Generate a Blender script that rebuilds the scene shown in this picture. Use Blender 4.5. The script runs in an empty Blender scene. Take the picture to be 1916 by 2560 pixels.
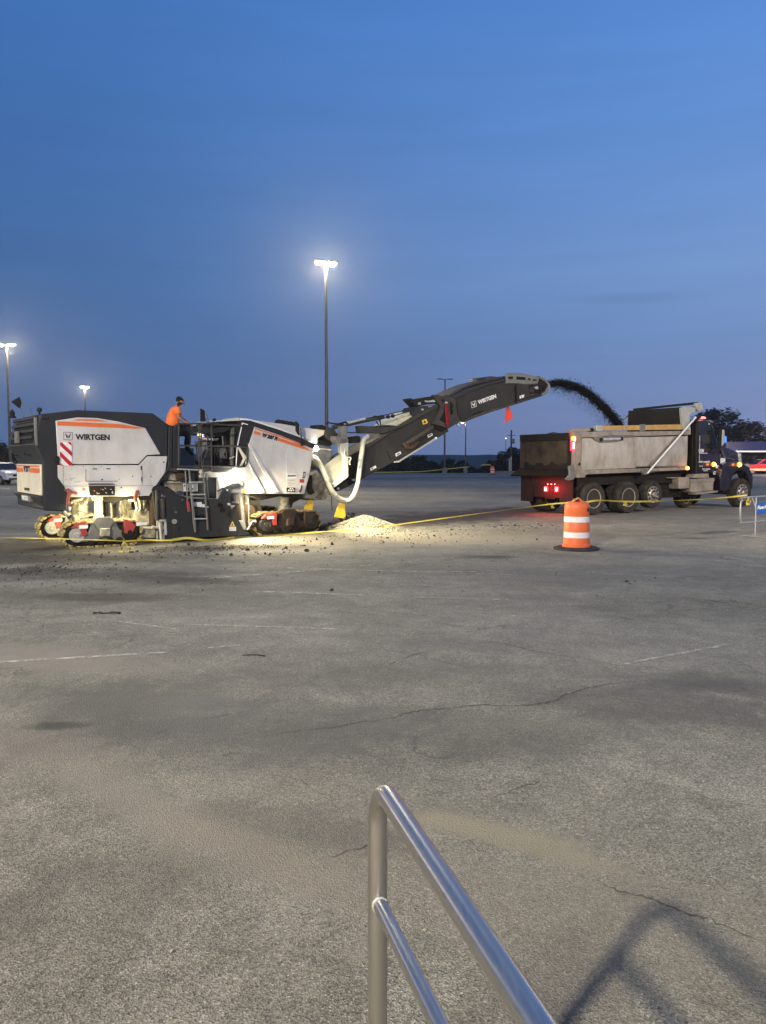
import bpy, math, random
from mathutils import Vector, Matrix, noise as mnoise
random.seed(7)
SC = bpy.context.scene
COL = SC.collection
R = math.radians
# ------------------------------------------------------------------ camera
FPX, PITCH, CAMH = 1924.0, R(3.92), 1.85
cd = bpy.data.cameras.new('camera'); cam = bpy.data.objects.new('camera', cd); COL.objects.link(cam)
cam.location = (0, 0, CAMH); cam.rotation_euler = (R(90) - PITCH, 0, 0)
cd.sensor_fit = 'VERTICAL'; cd.sensor_height = 24.0; cd.lens = 24.0 * FPX / 2560.0
cd.clip_start = 0.05; cd.clip_end = 6000
SC.camera = cam
SC.view_settings.view_transform = 'Standard'; SC.view_settings.look = 'None'
SC.view_settings.exposure = 0.0; SC.view_settings.gamma = 1.0
SC.view_settings.use_curve_mapping = False
SC.cycles.use_denoising = True
SC.cycles.max_bounces = 6; SC.cycles.diffuse_bounces = 3; SC.cycles.volume_bounces = 0
SC.cycles.sample_clamp_indirect = 4.0
# ------------------------------------------------------------------ sky (dusk)
W = bpy.data.worlds.new('World'); SC.world = W; W.use_nodes = True
nt = W.node_tree; N = nt.nodes; L = nt.links; N.clear()
def srgb(r, g, b):
    f = lambda c: (c / 255 / 12.92) if c / 255 <= .04045 else ((c / 255 + .055) / 1.055) ** 2.4
    return (f(r), f(g), f(b), 1)
tc = N.new('ShaderNodeTexCoord'); sep = N.new('ShaderNodeSeparateXYZ'); L.new(tc.outputs['Generated'], sep.inputs[0])
def sky_ramp(stops):
    r = N.new('ShaderNodeValToRGB'); cr = r.color_ramp; cr.interpolation = 'B_SPLINE' if False else 'EASE'
    cr.interpolation = 'LINEAR'
    while len(cr.elements) < len(stops): cr.elements.new(0.5)
    for e, (p, c) in zip(cr.elements, stops): e.position = p; e.color = c
    L.new(sep.outputs['Z'], r.inputs[0]); return r
# z = sin(elevation): 0 horizon, 0.22 mid frame, 0.5 top of frame
ra = sky_ramp([(0.0, srgb(80, 105, 150)), (0.06, srgb(73, 103, 150)), (0.14, srgb(65, 101, 153)), (0.22, srgb(63, 104, 159)), (0.36, srgb(62, 107, 169)), (0.5, srgb(61, 111, 179)), (1.0, srgb(44, 82, 146))])
rb = sky_ramp([(0.0, srgb(120, 136, 180)), (0.06, srgb(118, 138, 184)), (0.14, srgb(110, 140, 191)), (0.22, srgb(116, 151, 205)), (0.36, srgb(100, 145, 211)), (0.5, srgb(88, 139, 214)), (1.0, srgb(54, 96, 166))])
mrx = N.new('ShaderNodeMapRange'); mrx.inputs['From Min'].default_value = -0.52; mrx.inputs['From Max'].default_value = 0.52
mrx.interpolation_type = 'SMOOTHSTEP'
L.new(sep.outputs['X'], mrx.inputs['Value'])
mx = N.new('ShaderNodeMix'); mx.data_type = 'RGBA'; L.new(mrx.outputs[0], mx.inputs['Factor']); L.new(ra.outputs[0], mx.inputs['A']); L.new(rb.outputs[0], mx.inputs['B'])
# the physical dusk sky gives a small share of the light
cmp = N.new('ShaderNodeMapping'); cmp.vector_type = 'TEXTURE'; cmp.inputs['Location'].default_value = (.296, .92, .192); cmp.inputs['Scale'].default_value = (.075, 2, .007); cmp.inputs['Rotation'].default_value = (0, R(1), 0)
L.new(tc.outputs['Generated'], cmp.inputs[0]); cln = N.new('ShaderNodeVectorMath'); cln.operation = 'LENGTH'; L.new(cmp.outputs[0], cln.inputs[0])
sk = N.new('ShaderNodeTexSky'); sk.sky_type = 'NISHITA'; sk.sun_disc = False; sk.sun_elevation = R(-3); sk.sun_rotation = R(60)
# soft, faint cloud streaks
mp = N.new('ShaderNodeMapping'); mp.inputs['Scale'].default_value = (3, 3, 26); L.new(tc.outputs['Generated'], mp.inputs[0])
cn = N.new('ShaderNodeTexNoise'); cn.inputs['Scale'].default_value = 1.4; cn.inputs['Detail'].default_value = 4; L.new(mp.outputs[0], cn.inputs['Vector'])
cm = N.new('ShaderNodeMapRange'); cm.inputs['From Min'].default_value = .3; cm.inputs['From Max'].default_value = .75
cm.inputs['To Min'].default_value = 1.03; cm.inputs['To Max'].default_value = .96; L.new(cn.outputs[0], cm.inputs['Value'])
clr = N.new('ShaderNodeMapRange'); clr.inputs['From Min'].default_value = .15; clr.inputs['From Max'].default_value = 1.3; clr.inputs['To Min'].default_value = .90; clr.inputs['To Max'].default_value = 1.0; clr.interpolation_type = 'SMOOTHSTEP'; L.new(cln.outputs['Value'], clr.inputs['Value'])
cmm = N.new('ShaderNodeMath'); cmm.operation = 'MULTIPLY'; L.new(cm.outputs[0], cmm.inputs[0]); L.new(clr.outputs[0], cmm.inputs[1])
mul = N.new('ShaderNodeVectorMath'); mul.operation = 'SCALE'; L.new(mx.outputs['Result'], mul.inputs[0]); L.new(cmm.outputs[0], mul.inputs['Scale'])
sadd = N.new('ShaderNodeVectorMath'); sadd.operation = 'MULTIPLY_ADD'; L.new(sk.outputs[0], sadd.inputs[0]); sadd.inputs[1].default_value = (.05, .05, .05); L.new(mul.outputs[0], sadd.inputs[2])
bg = N.new('ShaderNodeBackground'); L.new(sadd.outputs[0], bg.inputs[0]); bg.inputs[1].default_value = 1.0
wo = N.new('ShaderNodeOutputWorld'); L.new(bg.outputs[0], wo.inputs[0])
# last twilight, very weak and broad
sl = bpy.data.lights.new('sun', 'SUN'); sl.energy = 0.05; sl.angle = R(20); sl.color = (1, .86, .75)
so = bpy.data.objects.new('sun', sl); COL.objects.link(so); so.rotation_euler = (R(80), 0, R(60))

# ------------------------------------------------------------------ where a pixel of the photo meets a plane of the place
def ray(px, py):
    x = (px - 958) / FPX; y = -(py - 1280) / FPX
    return Vector((x, math.cos(PITCH) + y * math.sin(PITCH), -math.sin(PITCH) + y * math.cos(PITCH)))
def at(px, py, Y):
    d = ray(px, py); t = Y / d.y; return Vector((d.x * t, Y, CAMH + d.z * t))
def gnd(px, py, z=0.0):
    d = ray(px, py); t = (z - CAMH) / d.z; return Vector((d.x * t, d.y * t, z))
ZM = dict(a=(0, 960, 3.7636), b=(380, 960, 3.7636), c=(740, 900, 3.7636), d=(1000, 860, 3.7636), e=(1270, 980, 5.175), f=(1560, 980, 4.6517),
          g=(380, 1160, 6.369), h=(400, 980, 7.527), i=(600, 1200, 6.369), j=(760, 1000, 6.9), k=(980, 900, 7.527), l=(90, 1200, 5.175),
          m=(1700, 1000, 7.667), n=(1540, 1150, 7.527), o=(1220, 900, 9.2), q=(1780, 1200, 12.176), t=(780, 1260, 2.509), s=(0, 960, 7.527),
          r=(0, 1090, 13.8), w=(1180, 1050, 11.83), p=(0, 0, 1), y=(1360, 1220, 8.28))
def zp(z, x, y):
    ox, oy, s = ZM[z]; return ox + x / s, oy + y / s
class Frame:
    def __init__(s, o, th):
        s.o = Vector((o[0], o[1], 0)); s.th = th
        s.u = Vector((math.cos(th), math.sin(th), 0)); s.v = Vector((-math.sin(th), math.cos(th), 0))
    def side(s, z, x, y, v=0.0):            # point on the lengthwise plane v, local (u, v, z)
        d = ray(*zp(z, x, y)); c = Vector((0, 0, CAMH))
        t = (v - (c - s.o).dot(s.v)) / d.dot(s.v); p = c + d * t
        return Vector(((p - s.o).dot(s.u), v, p.z))
    def end(s, z, x, y, u=0.0):             # point on the crosswise plane u
        d = ray(*zp(z, x, y)); c = Vector((0, 0, CAMH))
        t = (u - (c - s.o).dot(s.u)) / d.dot(s.u); p = c + d * t
        return Vector((u, (p - s.o).dot(s.v), p.z))
    def world(s, p): return s.o + s.u * p[0] + s.v * p[1] + Vector((0, 0, p[2]))

# ------------------------------------------------------------------ mesh builder
class MB:
    def __init__(s): s.v = []; s.f = []; s.m = []; s.mi = 0
    def add(s, vs, fs):
        b = len(s.v); s.v += [tuple(p) for p in vs]; s.f += [tuple(b + i for i in f) for f in fs]; s.m += [s.mi] * len(fs); return s
    def box(s, c, d, rot=None):
        h = [x / 2 for x in d]; vs = []
        for i in range(8):
            p = Vector((h[0] * (1 if i & 1 else -1), h[1] * (1 if i & 2 else -1), h[2] * (1 if i & 4 else -1)))
            if rot is not None: p = rot @ p
            vs.append(p + Vector(c))
        return s.add(vs, [(0, 2, 3, 1), (4, 5, 7, 6), (0, 1, 5, 4), (2, 6, 7, 3), (0, 4, 6, 2), (1, 3, 7, 5)])
    def box2(s, a, b):
        return s.box([(a[i] + b[i]) / 2 for i in range(3)], [abs(b[i] - a[i]) for i in range(3)])
    def bar(s, a, b, w, h, up=(0, 0, 1)):
        a = Vector(a); b = Vector(b); x = (b - a); ln = x.length; x = x.normalized(); up = Vector(up)
        y = up.cross(x)
        if y.length < 1e-4: y = Vector((0, 1, 0)).cross(x)
        y.normalize(); z = x.cross(y)
        return s.box((a + b) / 2, (ln, w, h), Matrix((x, y, z)).transposed())
    def prism(s, pts, off):
        n = len(pts); off = Vector(off)
        vs = [Vector(p) for p in pts] + [Vector(p) + off for p in pts]
        fs = [tuple(range(n)), tuple(range(2 * n - 1, n - 1, -1))] + [(i + n, (i + 1) % n + n, (i + 1) % n, i) for i in range(n)]
        return s.add(vs, fs)
    def loft(s, a, b):
        n = len(a)
        return s.add(list(a) + list(b), [tuple(range(n)), tuple(range(2 * n - 1, n - 1, -1))] + [(i + n, (i + 1) % n + n, (i + 1) % n, i) for i in range(n)])
    def tube(s, pts, r, n=10, cap=True):
        pts = [Vector(p) for p in pts]; m = len(pts); rs = r if isinstance(r, (list, tuple)) else [r] * m
        d0 = (pts[1] - pts[0]).normalized(); ref = Vector((0, 0, 1)) if abs(d0.z) < .9 else Vector((1, 0, 0))
        x = d0.cross(ref).normalized(); vs = []
        for i, p in enumerate(pts):
            d = (pts[min(i + 1, m - 1)] - pts[max(i - 1, 0)]).normalized()
            x = (x - d * x.dot(d))
            x = x.normalized() if x.length > 1e-5 else d.orthogonal().normalized()
            y = d.cross(x)
            for k in range(n):
                a = 2 * math.pi * k / n; vs.append(p + (x * math.cos(a) + y * math.sin(a)) * rs[i])
        fs = []
        for i in range(m - 1):
            for k in range(n):
                fs.append((i * n + k, i * n + (k + 1) % n, (i + 1) * n + (k + 1) % n, (i + 1) * n + k))
        if cap: fs.append(tuple(range(n - 1, -1, -1))); fs.append(tuple((m - 1) * n + k for k in range(n)))
        return s.add(vs, fs)
    def lathe(s, prof, c=(0, 0, 0), axis='Z', n=24, cap=True):
        vs = []; c = Vector(c)
        for (r, h) in prof:
            for k in range(n):
                a = 2 * math.pi * k / n; q = (r * math.cos(a), r * math.sin(a), h)
                if axis == 'Y': q = (q[0], q[2], q[1])
                elif axis == 'X': q = (q[2], q[0], q[1])
                vs.append(c + Vector(q))
        m = len(prof); fs = []
        for i in range(m - 1):
            for k in range(n): fs.append((i * n + k, i * n + (k + 1) % n, (i + 1) * n + (k + 1) % n, (i + 1) * n + k))
        if cap: fs.append(tuple(range(n - 1, -1, -1))); fs.append(tuple((m - 1) * n + k for k in range(n)))
        return s.add(vs, fs)
    def disc(s, c, nrm, r, n=12, t=.006):
        nrm = Vector(nrm).normalized(); return s.tube([Vector(c), Vector(c) + nrm * t], r, n)
    def sheet(s, pts):
        return s.add(pts, [tuple(range(len(pts)))])
    def ribbon(s, pts, w, ang=None, t=.0):
        vs = []; pts = [Vector(p) for p in pts]
        for i, p in enumerate(pts):
            d = (pts[min(i + 1, len(pts) - 1)] - pts[max(i - 1, 0)]).normalized()
            up = Vector((0, 0, 1)); q = d.cross(up).normalized(); a = ang(i) if ang else 0
            n_ = up * math.cos(a) + q * math.sin(a); vs += [p + n_ * w / 2, p - n_ * w / 2]
        return s.add(vs, [(2 * i, 2 * i + 1, 2 * i + 3, 2 * i + 2) for i in range(len(pts) - 1)])
    def rock(s, c, r, rnd=random):
        vs = []; rot = Matrix.Rotation(rnd.random() * 6.28, 3, 'Z') @ Matrix.Rotation(rnd.random() * 6.28, 3, 'X')
        sx = (r * rnd.uniform(.8, 1.3), r * rnd.uniform(.6, 1), r * rnd.uniform(.4, .8))
        for q in ((1, 0, 0), (-1, 0, 0), (0, 1, 0), (0, -1, 0), (0, 0, 1), (0, 0, -1)):
            k = rnd.uniform(.7, 1.2); vs.append(Vector(c) + rot @ Vector((q[0] * sx[0] * k, q[1] * sx[1] * k, q[2] * sx[2] * k)))
        return s.add(vs, [(0, 2, 4), (2, 1, 4), (1, 3, 4), (3, 0, 4), (2, 0, 5), (1, 2, 5), (3, 1, 5), (0, 3, 5)])
def crom(pts, k=6):
    pts = [Vector(p) for p in pts]; q = [pts[0] * 2 - pts[1]] + pts + [pts[-1] * 2 - pts[-2]]; out = []
    for i in range(1, len(q) - 2):
        for j in range(k):
            t = j / k; a, b, c, d = q[i - 1], q[i], q[i + 1], q[i + 2]
            out.append(.5 * (2 * b + (c - a) * t + (2 * a - 5 * b + 4 * c - d) * t * t + (3 * b - a - 3 * c + d) * t ** 3))
    out.append(pts[-1]); return out
def link(name, mb, mats, parent=None, bevel=0.0, smooth=True, kind=None, loc=None, segs=2):
    me = bpy.data.meshes.new(name); me.from_pydata(mb.v, [], mb.f)
    if not isinstance(mats, (list, tuple)): mats = [mats]
    for m in mats: me.materials.append(m)
    if len(mats) > 1: me.polygons.foreach_set('material_index', mb.m)
    if smooth:
        me.polygons.foreach_set('use_smooth', [True] * len(me.polygons)); me.update()
        me.set_sharp_from_angle(angle=R(32))
    me.update()
    o = bpy.data.objects.new(name, me); COL.objects.link(o)
    if parent is not None: o.parent = parent
    if bevel:
        b = o.modifiers.new('bevel', 'BEVEL'); b.width = bevel; b.segments = segs; b.limit_method = 'ANGLE'; b.angle_limit = R(35)
        b.harden_normals = False
    if kind: o['kind'] = kind
    if loc: o.location = loc
    return o
def tag(o, label, cat, group=None):
    o['label'] = label; o['category'] = cat
    if group: o['group'] = group
    return o
def thing(name, label, cat, loc=(0, 0, 0), rz=0.0, group=None):
    o = bpy.data.objects.new(name, None); COL.objects.link(o); o.location = loc; o.rotation_euler = (0, 0, rz)
    o.empty_display_size = .1; return tag(o, label, cat, group)
def copy_tree(o, parent=None):
    c = o.copy(); COL.objects.link(c)
    if parent is not None: c.parent = parent
    for ch in [x for x in o.children]: copy_tree(ch, c)
    return c
def text(body, mat, parent, loc, rot, size, bold=.0, name='lettering', squash=1.0, align='LEFT', skew=0, space=1.0, ext=.002):
    cu = bpy.data.curves.new(name, 'FONT'); cu.body = body; cu.size = size; cu.extrude = ext; cu.offset = bold
    cu.align_x = align; cu.shear = skew; cu.space_character = space; cu.materials.append(mat); cu.resolution_u = 3
    o = bpy.data.objects.new(name, cu); COL.objects.link(o); o.parent = parent; o.location = loc; o.rotation_euler = rot
    bpy.context.view_layer.update()
    me = bpy.data.meshes.new_from_object(o.evaluated_get(bpy.context.evaluated_depsgraph_get())); me.name = name
    bpy.data.objects.remove(o); bpy.data.curves.remove(cu)
    o = bpy.data.objects.new(name, me); COL.objects.link(o); o.parent = parent; o.location = loc; o.rotation_euler = rot
    o.scale = (squash, 1, 1); return o
def light(name, kind, loc, power, color=(1, 1, 1), parent=None, size=.1, target=None, spot=120, blend=.5):
    l = bpy.data.lights.new(name, kind); l.energy = power; l.color = color
    if kind == 'AREA': l.shape = 'DISK'; l.size = size
    elif kind in ('POINT', 'SPOT'): l.shadow_soft_size = size
    if kind == 'SPOT': l.spot_size = R(spot); l.spot_blend = blend
    o = bpy.data.objects.new(name, l); COL.objects.link(o); o.location = loc
    if target is not None: o.rotation_euler = (Vector(target) - Vector(loc)).to_track_quat('-Z', 'Y').to_euler()
    if parent is not None: o.parent = parent
    return o

# ------------------------------------------------------------------ materials
def newmat(name):
    m = bpy.data.materials.new(name); m.use_nodes = True; t = m.node_tree
    return m, t, t.nodes['Principled BSDF'], t.nodes, t.links
def pm(name, col, rough=.5, metal=0.0, dirt=None, amt=.5, scale=3.0, bump=.15, bscale=60, var=.06, streak=1.0, coat=0.0, lo=.45, hi=.75, spec=None):
    if spec is None: spec = .2 if sum(col[:3]) < .2 and rough > .45 else .5
    m, t, b, N, L = newmat(name)
    tcn = N.new('ShaderNodeTexCoord'); mp = N.new('ShaderNodeMapping'); mp.inputs['Scale'].default_value = (1, 1, streak); L.new(tcn.outputs['Object'], mp.inputs[0])
    n1 = N.new('ShaderNodeTexNoise'); n1.inputs['Scale'].default_value = scale; n1.inputs['Detail'].default_value = 6; n1.inputs['Roughness'].default_value = .62; L.new(mp.outputs[0], n1.inputs['Vector'])
    mr = N.new('ShaderNodeMapRange'); mr.inputs['From Min'].default_value = lo; mr.inputs['From Max'].default_value = hi; mr.inputs['To Max'].default_value = amt; L.new(n1.outputs[0], mr.inputs['Value'])
    d = dirt or tuple(c * .45 for c in col[:3])
    mx = N.new('ShaderNodeMix'); mx.data_type = 'RGBA'; mx.inputs['A'].default_value = (*col[:3], 1); mx.inputs['B'].default_value = (*d[:3], 1); L.new(mr.outputs[0], mx.inputs['Factor'])
    n2 = N.new('ShaderNodeTexNoise'); n2.inputs['Scale'].default_value = 14; n2.inputs['Detail'].default_value = 3; L.new(tcn.outputs['Object'], n2.inputs['Vector'])
    mr2 = N.new('ShaderNodeMapRange'); mr2.inputs['To Min'].default_value = 1 - var * 2; mr2.inputs['To Max'].default_value = 1 + var * 2; L.new(n2.outputs[0], mr2.inputs['Value'])
    sc = N.new('ShaderNodeVectorMath'); sc.operation = 'SCALE'; L.new(mx.outputs['Result'], sc.inputs[0]); L.new(mr2.outputs[0], sc.inputs['Scale'])
    L.new(sc.outputs[0], b.inputs['Base Color'])
    rr = N.new('ShaderNodeMapRange'); rr.inputs['To Min'].default_value = rough; rr.inputs['To Max'].default_value = min(1, rough + .3); L.new(mr.outputs[0], rr.inputs['Value']); L.new(rr.outputs[0], b.inputs['Roughness'])
    b.inputs['Metallic'].default_value = metal; b.inputs['Specular IOR Level'].default_value = spec
    if coat: b.inputs['Coat Weight'].default_value = coat
    if bump:
        n3 = N.new('ShaderNodeTexNoise'); n3.inputs['Scale'].default_value = bscale; n3.inputs['Detail'].default_value = 3; L.new(tcn.outputs['Object'], n3.inputs['Vector'])
        bp = N.new('ShaderNodeBump'); bp.inputs['Strength'].default_value = bump; bp.inputs['Distance'].default_value = .01; L.new(n3.outputs[0], bp.inputs['Height']); L.new(bp.outputs[0], b.inputs['Normal'])
    return m
def em(name, col, s):
    m, t, b, N, L = newmat(name); b.inputs['Base Color'].default_value = (*col[:3], 1)
    b.inputs['Emission Color'].default_value = (*col[:3], 1); b.inputs['Emission Strength'].default_value = s
    return m
WHITE = pm('white_paint', (.53, .51, .495), .38, dirt=(.27, .24, .19), amt=.55, scale=2.2, streak=.5, bump=.02, var=.02)
CREAM = pm('cream_paint', (.60, .55, .43), .4, dirt=(.32, .27, .18), amt=.4, scale=2.5, bump=.02, var=.02)
DARK = pm('charcoal_paint', (.022, .0235, .028), .5, dirt=(.036, .034, .032), amt=.5, scale=2.5, bump=.06, var=.04)
DARK2 = pm('dark_grey_steel', (.028, .0275, .027), .55, dirt=(.085, .07, .055), amt=.6, scale=3.5, bump=.1)
CONV = pm('conveyor_paint', (.018, .019, .021), .6, dirt=(.040, .037, .033), amt=.8, scale=2.4, bump=.15, bscale=20, lo=.38, hi=.72)
BLACK = pm('black_rubber', (.010, .010, .011), .7, dirt=(.03, .027, .025), amt=.6, scale=5)
PIT = pm('black_void', (.008, .008, .009), .9, bump=0)  # flat black for seams and for the shade inside holes
ORANGE = pm('orange_stripe', (.62, .135, .03), .4, dirt=(.35, .12, .05), amt=.3, bump=0)
GREY = pm('grey_paint', (.13, .13, .125), .5, dirt=(.06, .05, .04), amt=.6, scale=4)
LGREY = pm('light_grey_steel', (.33, .33, .31), .45, dirt=(.2, .18, .13), amt=.6, scale=4)
DUSTY = pm('dusty_steel', (.36, .33, .25), .6, dirt=(.10, .085, .06), amt=.9, scale=7, bump=.3, bscale=25, lo=.4, hi=.62)
RED = pm('red_paint', (.30, .03, .028), .5, dirt=(.14, .07, .045), amt=.9, scale=5)
REDW = pm('red_reflective', (.45, .01, .02), .35, bump=0)
WREF = pm('white_reflective', (.7, .69, .68), .35, dirt=(.5, .48, .45), amt=.3, bump=0)
YEL = pm('yellow_paint', (.75, .48, .03), .5, dirt=(.4, .28, .1), amt=.5, scale=6)
TAPE = pm('yellow_tape', (.50, .40, .06), .45, dirt=(.5, .4, .1), amt=.3, bump=0)
BROWN = pm('rusty_dirt', (.055, .034, .025), .8, dirt=(.03, .02, .015), amt=.7, scale=6, bump=.4, bscale=20)
LABEL = pm('white_sticker', (.62, .61, .6), .5, bump=0, dirt=(.4, .38, .36), amt=.3)
INK = pm('black_ink', (.02, .021, .026), .5, bump=0)
HOSE = pm('hose_canvas', (.40, .40, .34), .7, dirt=(.18, .17, .13), amt=.6, scale=5, bump=.2)
CANVAS = pm('canvas_cover', (.55, .52, .38), .75, dirt=(.25, .23, .15), amt=.6, scale=5, bump=.5, bscale=12)
ALU = pm('brushed_aluminium', (.52, .47, .40), .40, metal=.45, dirt=(.17, .14, .105), amt=.85, scale=1.6, streak=.45, bump=.12, lo=.40, hi=.72)
ALU2 = pm('dirty_aluminium', (.30, .26, .21), .5, metal=.15, dirt=(.10, .08, .06), amt=.8, scale=2.5, bump=.15, bscale=18, lo=.38, hi=.7)
GATE = pm('muddy_tailgate', (.065, .052, .037), .65, metal=.2, dirt=(.022, .017, .013), amt=.95, scale=1.8, bump=.3, bscale=14, lo=.35, hi=.68)
GRIME = pm('oily_black_steel', (.010, .009, .008), .6, dirt=(.03, .02, .014), amt=.6, scale=4, bump=.3)
PLANK = pm('ochre_side_board', (.42, .26, .075), .7, dirt=(.14, .09, .04), amt=.6, scale=4, streak=.3, bump=.2)
TYRE = pm('tyre_rubber', (.016, .015, .014), .8, dirt=(.06, .052, .043), amt=.8, scale=5, bump=.3, bscale=30, lo=.35, hi=.7)
RIMG = pm('shaded_wheel', (.035, .031, .027), .7, metal=.0, dirt=(.018, .015, .012), amt=.8, scale=8)  # dark tone stands in for the shade inside deep rims
RIMA = pm('alloy_wheel', (.42, .38, .32), .35, metal=.7, dirt=(.12, .1, .07), amt=.6, scale=8)
CAB = pm('purple_black_paint', (.012, .008, .016), .25, dirt=(.035, .028, .03), amt=.4, scale=2, bump=.01, coat=.6)
GLASS = pm('dark_glass', (.012, .016, .018), .08, bump=0, var=0)
CHROME = pm('chrome', (.60, .57, .52), .25, metal=.45, dirt=(.3, .27, .22), amt=.3, bump=0)
CONE = pm('orange_plastic', (.70, .13, .03), .5, dirt=(.5, .12, .05), amt=.5, scale=5, bump=.05)
RBASE = pm('recycled_rubber', (.03, .028, .028), .8, dirt=(.07, .065, .06), amt=.6, scale=8, bump=.3)
LAMPW = em('lit_lens_white', (1, .78, .22), 4.5)
LAMPY = em('lit_work_light', (1, .93, .70), 110)
LAMPR = em('lit_red_lens', (1, .015, .025), 9)
LAMPRH = em('hot_red_lens', (1, .22, .2), 30)
LAMPA = em('lit_amber_lens', (1, .20, .02), 11)
LAMPAH = em('hot_amber_lens', (1, .52, .14), 30)
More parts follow.
